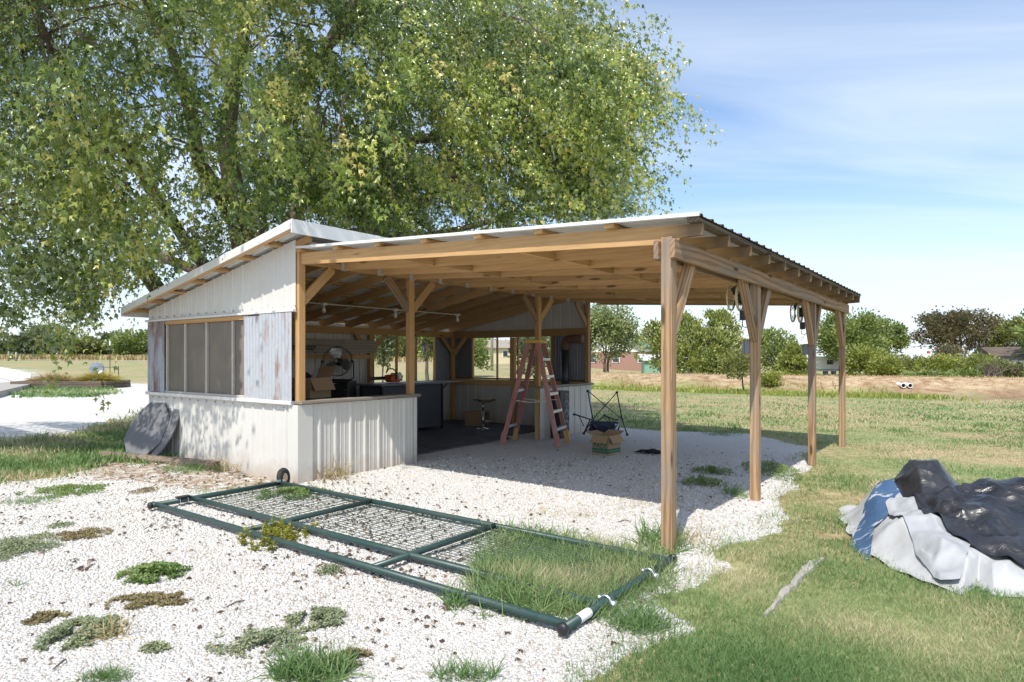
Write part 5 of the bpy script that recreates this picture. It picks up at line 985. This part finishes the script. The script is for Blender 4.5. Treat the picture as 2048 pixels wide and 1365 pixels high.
def sheds():
    b = Vector(spot(1338, 66)); e = empty('metal_shed', b, R(-6)); tag(e, 'low pale green metal shed among the cedars', 'shed'); MB().box((-2.5, 0, -.4), (2.6, 3.5, 1.35)).build('wall', 'shed_green', e)
    for k in range(10): MB().box((-2.4 + k * .52, -.04, -.3), (-2.34 + k * .52, 0, 1.33)).build('rib', 'shed_green', e)
    MB().add([(-2.8, -.3, 1.35), (2.9, -.3, 1.35), (2.9, 3.8, 1.9), (-2.8, 3.8, 1.9), (-2.8, -.3, 1.45), (2.9, -.3, 1.45), (2.9, 3.8, 2.0), (-2.8, 3.8, 2.0)], [(4, 5, 6, 7), (0, 1, 5, 4), (1, 2, 6, 5), (3, 0, 4, 7), (3, 2, 1, 0)]).build('roof', 'trim', e)
    b = Vector(spot(1660, 60)); e = empty('white_trailer', b, R(4)); tag(e, 'long white box trailer parked behind the last lean-to posts', 'trailer'); MB().box((-2.2, 0, .35), (2.9, 2.2, 1.75)).build('body', 'white', e, bevel=.08); MB().box((-.3, -.04, 1.0), (.3, 0, 1.4)).build('window', 'glass', e); MB().box((-2.2, -.03, .5), (2.9, 0, .56)).build('trim_strip', 'grey_box', e)
    for x in (-.3, .5): MB().disc((x, .25, .22), (0, 1, 0), .22, .2, 18).build('wheel', 'grey_box', e)
    b = Vector(spot(2050, 52)); e = empty('grey_garage', b, R(-18)); tag(e, 'grey garage with white arched-window door at the edge of the shrubs', 'garage'); MB().box((-2.0, 0, -.3), (4, 5, 1.75)).build('wall', 'grey_box', e)
    MB().add([(-2.3, -.3, 1.7), (4.3, -.3, 1.7), (4.3, 2.5, 2.5), (-2.3, 2.5, 2.5), (4.3, 5.3, 1.7), (-2.3, 5.3, 1.7)], [(0, 1, 2, 3), (3, 2, 4, 5), (0, 3, 5), (1, 4, 2)]).build('roof', 'wood_dark', e)
    d = MB().box((-.9, -.06, .0), (1.9, .0, 1.35)).build('door', 'white', e)
    for x in (-.45, .5, 1.45): MB().disc((x, -.07, .95), (0, 1, 0), .28, .04, 16).build('pane', 'glass', d)
    b = Vector(spot(1857, 43)); e = empty('gas_tank', b); tag(e, 'white upright gas tank standing among the shrubs', 'gas tank'); MB().lathe([(.30, .3), (.36, .45), (.36, 1.55), (.28, 1.72), (.1, 1.8)], 18).build('tank', 'white', e, True); MB().lathe([(.3, 0), (.3, .32)], 16).build('stand', 'grey_box', e); MB().lathe([(.09, 1.78), (.1, 1.95), (.03, 2.0)], 12).build('valve_cap', mat('red_paint', (.45, .06, .04), .5), e)
    b = Vector(spot(1000, 92)); e = empty('yellow_cottage', b, R(20)); tag(e, 'cream cottage seen through the far wall opening', 'house'); MB().box((-1.6, 0, 0), (3.2, 5, 2.4)).build('wall', mat('cream_paint', (.62, .56, .36), .8), e)
    MB().add([(-2, -.4, 2.3), (3.6, -.4, 2.3), (3.6, 2.5, 3.5), (-2, 2.5, 3.5), (3.6, 5.4, 2.3), (-2, 5.4, 2.3)], [(0, 1, 2, 3), (3, 2, 4, 5), (0, 3, 5), (1, 4, 2)]).build('roof', 'wood_grey', e); w = MB().box((.4, -.05, 1.0), (1.2, .0, 1.9)).build('window', 'white', e); MB().box((.46, -.07, 1.06), (1.14, -.04, 1.84)).build('pane', 'glass', w)
    b = Vector(spot(984, 60)); e = empty('utility_pole', b); tag(e, 'grey utility pole seen through the far wall opening', 'pole'); MB().tube([(0, 0, -.3), (0, 0, 8.5)], [.15, .10], 10).build('shaft', 'wood_grey', e, True); MB().box((-.9, -.06, 7.7), (.9, .06, 7.82)).build('cross_arm', 'wood_grey', e)
    # double culvert mouth in the bank
    b = GT(1811, 776); e = empty('culvert_pipes', b, R(-14)); tag(e, 'pair of white drain pipes poking out of the earth bank', 'drain pipes')
    for x in (-.13, .13): MB().tube([(x, -.18, .10), (x, .5, .12)], .095, 16, False).torus((x, -.18, .10), (0, 1, 0), .095, .014, 18).build('pipe', 'white', e, True); MB().disc((x, .0, .107), (0, 1, 0), .094, .02, 16).build('bore_shade_disc', 'black', e)  # black disc inside each pipe paints in the shade of the hollow
    for px, nm in ((17, 'taller'), (32, 'shorter')):
        b = Vector(spot(px, 84)); e = empty('fence_post', b); tag(e, f'pale wooden fence post by the far road, the {nm} of two', 'fence post', 'fence posts by the far road'); MB().tube([(0, 0, -.2), (.02, 0, 1.25 if px < 20 else 1.15)], [.11, .10], 8).build('post_shaft', 'wood_grey', e, True); MB().disc((.02, 0, 1.26 if px < 20 else 1.16), (0, 0, 1), .09, .02, 8).build('post_top', 'wood_grey', e)
    # sagging service wire
    a, b2 = AT(1755, 688, 70), AT(2200, 678, 44); o = MB().tube([a + (b2 - a) * t - Vector((0, 0, .5 * math.sin(math.pi * t))) for t in [i / 12 for i in range(13)]], .018, 5).build('service_wire', 'black'); tag(o, 'thin overhead service wire crossing before the brownish tree', 'wire')
    for p, nm in ((AT(1755, 688, 70), 'far'), (b2, 'near')):
        z0 = zat(p.x, p.y); e = empty('wire_pole', (p.x, p.y, z0)); tag(e, f'slim grey pole carrying the {nm} end of the service wire', 'pole'); MB().tube([(0, 0, -.3), (0, 0, p.z - z0 + .2)], [.09, .07], 8).build('shaft', 'wood_grey', e, True); MB().box((-.3, -.03, p.z - z0 - .02), (.3, .03, p.z - z0 + .05)).build('cross_arm', 'wood_grey', e)
sheds()
# raised bed of old timbers with clumps of grass, on the left
def bed():
    A = GT(22, 778); B = GT(206, 778); e = empty('raised_bed', Vector((A.x, A.y, A.z))); d = (B - A); ln = d.xy.length; rz = math.atan2(d.y, d.x); e.rotation_euler.z = rz; tag(e, 'raised bed of old dark timbers beside the gravel drive', 'raised bed')
    for k, (x0, x1, y, z) in enumerate(((0, ln * .55, 0, .09), (ln * .55, ln, 0, .09), (0, ln * .35, 0, .27), (ln * .36, ln * .99, .01, .27), (0, ln, 2.2, .09), (.03, ln - .03, 2.2, .27))): MB().bar((x0 + .01, y, z), (x1 - .01, y, z + .01), .17, .17).build('timber', 'wood_dark', e, bevel=.015)
    for x in (.0, ln): MB().bar((x, .1, .10), (x, 2.1, .10), .17, .17).build('timber', 'wood_dark', e, bevel=.015); MB().bar((x, .1, .275), (x, 2.1, .275), .17, .16).build('timber', 'wood_dark', e, bevel=.015)
    sv = [(x, y, .26 + .05 * noise.noise((x, y, 0))) for x in np.linspace(.08, ln - .08, 12) for y in np.linspace(.08, 2.12, 6)]; MB().add(sv, [(i * 6 + j, (i + 1) * 6 + j, (i + 1) * 6 + j + 1, i * 6 + j + 1) for i in range(11) for j in range(5)]).build('soil', 'litter', e)
    def clump(fx, fy, w, h, m, lab, n=1500):
        o3 = Vector((A.x, A.y, A.z)) + Vector((math.cos(rz), math.sin(rz), 0)) * ln * fx + Vector((-math.sin(rz), math.cos(rz), 0)) * fy; q = np.zeros((n, 3)); a = RNG.random(n) * 6.283; r = RNG.random(n) ** .6; q[:, 0] = np.cos(a) * r * w * .55; q[:, 1] = np.sin(a) * r * .45; dd = np.stack([np.cos(a) * r * 1.4, np.sin(a) * r * 1.2, np.full(n, .9)], 1) + rv(n) * .3
        V, F = sprout(q, dd, rv(n) * .4 + np.array((0, 0, 1.0)), RNG.uniform(.6, 1.15, n) * h, BLADE[0] * np.array((.5, 1, -1.6)), BLADE[1]); o = np_mesh('grass_clump', V, F, m, None, np.repeat(RNG.random(n), 5), loc=o3 + Vector((0, 0, .27))); tag(o, lab, 'grass clump', 'clumps in the raised bed')
    clump(.32, .9, 1.6, .62, 'grass_dry', 'large straw-dry mound of ornamental grass in the raised bed'); clump(.72, 1.0, .9, .55, 'grass_dry', 'small pale feathery grass clump in the raised bed', 800); clump(.83, .9, 1.1, .68, 'grass_gold', 'golden-green ornamental grass mound at the end of the raised bed')
    P = lambda fx, fy: Vector((A.x, A.y, A.z)) + Vector((math.cos(rz), math.sin(rz), 0)) * ln * fx + Vector((-math.sin(rz), math.cos(rz), 0)) * fy
    b = empty('metal_bucket', P(.52, 3.0)); tag(b, 'tipped galvanised tub on a stand behind the raised bed', 'tub'); tb = MB().lathe([(.26, 0), (.30, .1), (.33, .42), (.35, .44), (.33, .42), (.28, .08), (.05, .06)], 20).build('tub_body', 'galv_bright', b, True); tb.location.z = .78; tb.rotation_euler = (R(68), 0, R(20)); MB().lathe([(.30, 0), (.30, .62), (.22, .64)], 16).build('tub_stand', 'galv_bright', b, True)
    c = empty('plant_cage', P(.68, 2.8)); tag(c, 'thin wire plant cage with a white-topped stake behind the raised bed', 'plant cage')
    for x in (-.35, 0, .45): MB().tube([(x, 0, 0), (x, 0, 1.05 if x else 2.2)], .018, 6).build('stake', 'black_metal', c)
    for z in (.5, 1.0): MB().tube([(-.35, 0, z), (0, .0, z), (.45, 0, z)], .012, 5).build('cage_hoop', 'black_metal', c)
    MB().tube([(0, 0, 2.15), (0, 0, 2.4)], .04, 8).build('stake_cap', 'white', c)
    q = [GT(x, y) for x, y in ((-60, 812), (58, 779), (92, 762), (-30, 778))]; zz = max(p.z for p in q); vs = [(p.x, p.y, p.z + .0) for p in q] + [(p.x, p.y, zz + .16) for p in q]; o = MB().add(vs, [(0, 1, 5, 4), (1, 2, 6, 5), (2, 3, 7, 6), (3, 0, 4, 7), (4, 5, 6, 7)]).build('concrete_slab', 'concrete'); tag(o, 'pale concrete slab at the end of the raised bed', 'slab')
bed()
# ---------------------------------------------------------------- ground cover in the yard
GZ = GROUND.data
def surf(X, Y):
    nz = np.array([noise.noise((x * .9, y * .9, 0)) * .6 + noise.noise((x * 2.7, y * 2.7, 3)) * .4 for x, y in zip(X, Y)]); z = hgt(X, Y) + nz * .018 * sstep(40, 6, np.hypot(X, Y))
    u, v = to_uv(X, Y); ins = (u > -3.9) & (u < 5) & (v > -.2) & (v < 7.4); return np.where(ins, z * .3, z), nz
def field_points(n, x0, x1, y0, y1):
    x = RNG.uniform(x0, x1, n); y = RNG.uniform(y0, y1, n); Z = FPX * CH / (y - CY); return (x - CX) / FPX * Z, Z
def blades(name, n, box, test, hmin, hmax, m, label, dryness=.25, wide=1.0, lean=.7, shift=.42):
    X, Y = field_points(n, *box); Z, nz = surf(X, Y); k = test(X + nz * shift + RNG.normal(size=n) * .13, Y + RNG.normal(size=n) * .18, nz); X, Y, Z = X[k], Y[k], Z[k]; P = np.stack([X, Y, Z - .004], 1); c = len(P)
    far = np.clip(Y / 5.0, .8, 3.2); sz = RNG.uniform(hmin, hmax, c) * (1 + .7 * vnoise(P, 1.1, 6))
    D = np.array((0, 0, 1.0)) + rv(c) * lean; D[:, 2] = np.abs(D[:, 2]) + .15; tv = BLADE[0][None] * np.ones((c, 1, 1)); tv[:, :, 0] *= (far * wide)[:, None]
    Dn = unit(D); Xa = unit(np.cross(Dn, rv(c))); Nn = np.cross(Xa, Dn)
    V = P[:, None, :] + sz[:, None, None] * (tv[:, :, 0:1] * Xa[:, None, :] + tv[:, :, 1:2] * Dn[:, None, :] + tv[:, :, 2:3] * Nn[:, None, :] * 1.6); F = BLADE[1][None] + (np.arange(c) * 5)[:, None, None]
    dr = vnoise(P, .45, 1.5) * .75 + vnoise(P, 1.6, 4) * .5; rn = np.clip(dryness + dr + RNG.random(c) * .55, 0, 1)
    o = np_mesh(name, V.reshape(-1, 3), F.reshape(-1, 3), m, None, np.repeat(rn, 5)); tag(o, label, 'grass', kind='stuff')
def in_lawn(X, Y, nz): return inpoly(X, Y, LAWN) & (nz > -.40)
blades('lawn_grass', 190000, (1130, 2160, 862, 1420), in_lawn, .018, .06, 'grass', 'short patchy lawn grass with dry spots right of the gravel', .2, .85)
blades('far_lawn_grass', 24000, (1100, 2150, 775, 865), lambda X, Y, nz: in_lawn(X, Y, nz) & (Y < np.interp(X, [-8, 4.4, 12.4, 19.7, 60], [40, 34, 28.2, 25.2, 10]) - 3.4), .03, .07, 'grass', 'sunny mown grass between the lean-to and the ditch', .2, 1.3)
blades('strip_grass', 36000, (-60, 340, 800, 985), lambda X, Y, nz: inpoly(X, Y, STRIP) & (nz > -.5), .04, .13, 'grass', 'shaded rough grass strip left of the end wall', .22, .9)
blades('gate_grass', 42000, (940, 1350, 1060, 1245), lambda X, Y, nz: inpoly(X, Y, GATEGRASS), .06, .16, 'grass', 'tall wiry grass growing through the gate mesh', .26, .5, 1.1, shift=.05)
blades('bed_edge_grass', 6000, (-10, 250, 772, 800), lambda X, Y, nz: (nz > -.25) & ((((CX + FPX * X / Y) - 115) / 120) ** 2 + (((CY + FPX * CH / Y) - 784) / 12) ** 2 < 1 + nz), .06, .18, 'grass', 'green grass along the foot of the raised bed', .10, 1.4)
# crushed stone: real chips over the near yard
def chips():
    X, Y = field_points(150000, -40, 1640, 880, 1420); Z, nz = surf(X, Y); g = inpoly(X + nz * .42, Y, LAWN) | inpoly(X + nz * .42, Y, STRIP); g |= inpoly(X, Y, DIRT) & (RNG.random(len(X)) < .75)
    u, v = to_uv(X, Y); g |= (u < 0) & (v > -.08) & (v < 7); k = ~g & (Y < 10.5); X, Y, Z = X[k], Y[k], Z[k]; keep = RNG.random(len(X)) < np.clip(5.2 / Y, .3, 1.0) * (1 - sstep(8.5, 10.5, Y)); X, Y, Z = X[keep], Y[keep], Z[keep]; n = len(X); n = min(n, 80000); X, Y, Z = X[:n], Y[:n], Z[:n]
    s = RNG.uniform(.0045, .0125, n) * np.clip(Y / 5, 1, 1.4); cube = np.array([(x, y, z) for z in (-1, 1) for y in (-1, 1) for x in (-1, 1)], float); V = cube[None] * RNG.uniform(.45, 1.0, (n, 8, 3)) * np.array((1, .8, .6)); a = RNG.random(n) * 6.283; t = RNG.normal(size=n) * .35
    ca, sa, ct, st = np.cos(a), np.sin(a), np.cos(t), np.sin(t); x, y, z = V[..., 0].copy(), V[..., 1].copy(), V[..., 2].copy(); y, z = y * ct[:, None] - z * st[:, None], y * st[:, None] + z * ct[:, None]; x, y = x * ca[:, None] - y * sa[:, None], x * sa[:, None] + y * ca[:, None]
    V = np.stack([x, y, z], -1) * s[:, None, None] + np.stack([X, Y, Z + s * .25], 1)[:, None, :]; q = np.array([(0, 2, 3, 1), (4, 5, 7, 6), (0, 1, 5, 4), (1, 3, 7, 5), (3, 2, 6, 7), (2, 0, 4, 6)])[1:]; F = q[None] + (np.arange(n) * 8)[:, None, None]
    m = mat('limestone_chip', (.8, .8, .78), .9, spec=.2); tt = NT(m); at = tt.n('Attribute', _attribute_name='rnd'); tt.col(tt.ramp(at.outputs['Fac'], [(0, (.37, .31, .25)), (.10, (.50, .47, .435)), (.5, (.57, .555, .53)), (1, (.64, .63, .61))]))
    o = np_mesh('gravel_chips', V.reshape(-1, 3), F.reshape(-1, 4), m, None, np.repeat(np.clip(RNG.random(n) * 1.05 - .28 * np.maximum(0, vnoise(np.stack([X, Y, Z], 1), .7, 11) + .1), 0, 1), 8)); tag(o, 'loose white crushed-stone chips covering the yard', 'gravel', kind='stuff')
chips()
# dead leaves and straw
def scatter(name, spots, m, label, size, per, tm=LEAF3, flat=.25):
    P = []
    for x, y, rx, ry, n in spots:
        q = RNG.normal(size=(n, 2)) * .5; X, Y = [], []
        for a, b in q: p = G(x + a * rx, min(1400, max(790, y + b * ry))); X.append(p.x); Y.append(p.y)
        Z, _ = surf(np.array(X), np.array(Y)); P.append(np.stack([X, Y, Z + .012], 1))
    P = np.concatenate(P); P = np.repeat(P, per, 0) + RNG.normal(size=(len(P) * per, 3)) * np.array((.02, .02, .003)); n = len(P); d = rv(n); d[:, 2] *= flat
    V, F = sprout(P, d, np.array((0, 0, 1.0)) + rv(n) * .55, RNG.uniform(.6, 1.3, n) * size, tm[0] * np.array((1, 1, 2.2)), tm[1]); V[:, 2] = np.maximum(V[:, 2], .004); o = np_mesh(name, V, F, m, None, np.repeat(RNG.random(n), len(tm[0]))); tag(o, label, 'litter', kind='stuff')
sp = [(450, 1040, 260, 60, 60), (760, 1040, 260, 60, 420), (640, 1000, 160, 40, 120), (820, 1120, 380, 60, 260), (700, 1130, 300, 60, 70), (480, 1100, 300, 60, 30), (900, 1230, 260, 60, 46), (350, 1050, 60, 20, 24), (300, 1240, 500, 150, 60), (800, 1300, 500, 60, 36), (420, 950, 340, 30, 260), (180, 960, 300, 50, 130), (80, 1040, 160, 40, 60),
      (1280, 1180, 80, 60, 40), (560, 970, 120, 20, 70), (160, 1130, 40, 12, 12), (165, 1138, 30, 4, 14), (650, 960, 90, 16, 40), (1250, 930, 380, 60, 150), (1050, 935, 260, 30, 60), (1420, 960, 200, 40, 70)]
scatter('dead_leaves', sp, 'litter', 'curled brown dead leaves scattered over the gravel and under the gate', .045, 1)
scatter('dry_straw', [(1180, 1035, 240, 50, 420), (1310, 1005, 120, 22, 420), (1130, 1030, 90, 14, 160), (700, 965, 120, 14, 160), (1400, 1050, 120, 40, 120), (560, 960, 160, 22, 150), (1290, 978, 90, 14, 120)], 'grass_dry', 'thin wisps of straw on the gravel beside the lean-to', .07, 1, (BLADE[0] * np.array((.6, 1, .5)), BLADE[1]), .12)
# weeds, each patch a plant of its own
def weed(px, py, rx, ry, kind, label, n=900, h=.05, group=None):
    n = int(n * (2.0 if kind.startswith('weed') else 1.0))
    c = G(px, py); A = G(px - rx, py); B = G(px, py + ry); w = abs(A.x - c.x); dp = max(abs(B.y - c.y), w * .35); a = RNG.random(n * 2) * 6.283; r = RNG.random(n * 2) ** .72; q = np.stack([np.cos(a) * r * w, np.sin(a) * r * dp], 1)
    k = np.array([noise.noise(((x + c.x) * 5 / max(.4, w * 2), (y + c.y) * 5 / max(.4, w * 2), px)) for x, y in q]) > (-2 if n < 1000 else -.12 + (r > .75) * .15); q = q[k][:n]; m = len(q); Z, _ = surf(q[:, 0] + c.x, q[:, 1] + c.y); P = np.stack([q[:, 0], q[:, 1], Z], 1)
    if kind in ('weed_grey', 'weed_brown', 'weed_green'):
        P[:, 2] += RNG.random(m) * h * (1 - .7 * np.hypot(q[:, 0] / w, q[:, 1] / dp)) + .004; d = rv(m); d[:, 2] = np.abs(d[:, 2]) * .5; V, F = sprout(P, d, np.array((0, 0, 1.0)) + rv(m) * .7, RNG.uniform(.5, 1.2, m) * (.019 if kind != 'weed_green' else .025), *LEAF2); nv = 4; mm = kind
    elif kind == 'leafy':
        stems = max(10, m // 22); s = P[RNG.choice(m, stems)]; hh = RNG.uniform(.4, 1, stems) * h; t = RNG.random((stems, 22)); ld = rv(stems) * .35; C = s[:, None, :] + (np.array((0, 0, 1.0)) + ld)[:, None, :] * (t * hh[:, None])[..., None]; C = C.reshape(-1, 3); d = rv(len(C)); d[:, 2] = np.abs(d[:, 2]) * .8; V, F = sprout(C, d, rv(len(C)) + np.array((0, 0, .8)), RNG.uniform(.025, .05, len(C)), LEAF2[0] * np.array((.55, 1, 1)), LEAF2[1]); P = C; m = len(C); nv = 4; mm = 'weed_yellow' if group is None else 'weed_green'
    else:
        D = np.array((0, 0, 1.0)) + rv(m) * 1.05; D[:, 2] = np.abs(D[:, 2]) + .1; V, F = sprout(P, D, rv(m), RNG.uniform(.4, 1.1, m) * h, BLADE[0] * np.array((.5, 1, 1.8)), BLADE[1]); nv = 5; mm = 'grass' if kind == 'tuft' else 'grass_dry'
    rn = np.clip((.15 if kind == 'tuft' else .45) + .4 * vnoise(P + np.array((c.x, c.y, 0)), 4, 3) + RNG.normal(size=m) * .2, 0, 1); o = np_mesh('weed_patch' if kind.startswith('weed') or kind == 'leafy' else 'grass_tuft', V, F, mm, None, np.repeat(rn, nv), loc=(c.x, c.y, 0)); tag(o, label, 'weeds' if nv == 4 else 'grass tuft', group)
GW = 'weed mats on the gravel'
for a in ((135, 983, 90, 15, 'weed_green', 'long green weed mat on the gravel left of the gate', 1600, .05), (28, 1100, 82, 36, 'weed_grey', 'largest grey-green weed mat, dotted with dead leaves', 2600, .06), (166, 1071, 52, 14, 'weed_brown', 'brown creeping weed mat beside the largest grey-green one', 1200, .035),
          (308, 1150, 66, 22, 'weed_green', 'compact bright green weed mat alone on bare gravel', 1700, .07), (300, 1205, 82, 20, 'weed_brown', 'long brown creeping weed mat below the bright green one', 1900, .035), (160, 1270, 82, 36, 'weed_grey', 'grey-green weed mat joined to the brown one, with a dry tuft', 2200, .07),
          (92, 1238, 42, 14, 'weed_brown', 'small brown weed mat beside the grey-green one', 700, .035), (520, 1290, 105, 32, 'weed_grey', 'straggly grey weed mat with bare gaps', 1300, .05), (632, 1243, 62, 24, 'weed_grey', 'thicker grey weed mat scattered with brown leaves', 1500, .05), (311, 1304, 30, 9, 'weed_grey', 'tiny sparse grey weed on open gravel', 260, .04),
          (122, 1052, 25, 6, 'weed_grey', 'thin flat weed sliver above the brown mat', 240, .03), (290, 985, 26, 7, 'weed_brown', 'small brownish weed near the gate corner', 300, .04), (705, 1320, 38, 18, 'weed_brown', 'brown-green weed beside the bright grass tuft', 700, .05), (660, 1145, 26, 9, 'weed_grey', 'small weed among dead leaves beside the gate rail', 320, .05),
          (585, 990, 78, 13, 'weed_green', 'dark green weed mat growing under the gate mesh by the wheel', 2000, .07), (560, 1080, 70, 28, 'leafy', 'yellowing leafy weed growing over the gate rails', 1500, .12), (1545, 945, 50, 20, 'weed_green', 'leafy green weed beside the third lean-to post', 1500, .14), (1425, 945, 42, 8, 'weed_green', 'shaded weed patch on the gravel between the outer posts', 700, .08), (1405, 968, 46, 9, 'weed_green', 'darker shaded weed at the edge of the roof shadow', 700, .08), (1445, 870, 40, 5, 'weed_green', 'weed patch on the far edge of the lean-to gravel', 500, .08)): weed(*a)
for a in ((228, 1274, 26, 12, 'dry', 'dry straw-coloured tuft in the grey-green weed mat', 70, .14), (36, 1172, 12, 4, 'tuft', 'tiny lone grass tuft on open gravel', 26, .1), (625, 1352, 80, 26, 'tuft', 'bright green grass tuft at the foot of the straggly weeds', 900, .16), (212, 1362, 50, 12, 'tuft', 'low green grass tuft below the dry one', 420, .08), (930, 1358, 70, 14, 'tuft', 'loose yellow-green grass tuft in front of the fallen gate', 260, .12), (912, 1212, 24, 14, 'tuft', 'small upright grass tuft against the gate rail', 90, .18),
          (1320, 1090, 46, 24, 'tuft', 'wiry grass tuft round the foot of the nearest lean-to post', 420, .2), (1385, 1080, 46, 20, 'dry', 'pale dry tuft between the post and the lawn', 120, .14), (1470, 990, 22, 10, 'tuft', 'grass tuft at the foot of the second lean-to post', 140, .16), (400, 938, 80, 10, 'tuft', 'green grass tuft along the landscape timber', 700, .13), (480, 985, 110, 10, 'tuft', 'thin grass growing between timber and gate', 420, .08), (60, 1005, 60, 8, 'tuft', 'low grass patch at the border of the rough strip', 380, .08), (720, 938, 18, 5, 'dry', 'dry grass wisp at the half-wall foot', 60, .12), (640, 955, 55, 7, 'dry', 'dry stalks at the corner of the half wall', 170, .3), (500, 940, 90, 6, 'dry', 'dry weed stalks against the end wall', 150, .32), (340, 925, 20, 5, 'tuft', 'green weed sprig beside the leaning table tops', 110, .2), (1280, 1255, 66, 20, 'tuft', 'grass tuft beyond the clamped end of the gate', 620, .12)): weed(*a)
# a few bare twigs
for k, (x0, y0, x1, y1) in enumerate(((446, 1222, 490, 1205), (106, 1344, 132, 1324), (1236, 1047, 1262, 1046))):
    a, b = G(x0, y0), G(x1, y1); a.z = b.z = .012; mid = (a + b) / 2 + Vector((.01, .015, .012)); o = MB().tube([a, mid, b], [.004, .005, .003], 6).build('fallen_twig', 'bark_far'); tag(o, ('curved bare twig lying on the gravel beside the weed mats', 'straight bare twig on the gravel near the dry tuft', 'short bare twig on the straw-littered gravel by the post')[k], 'twig')
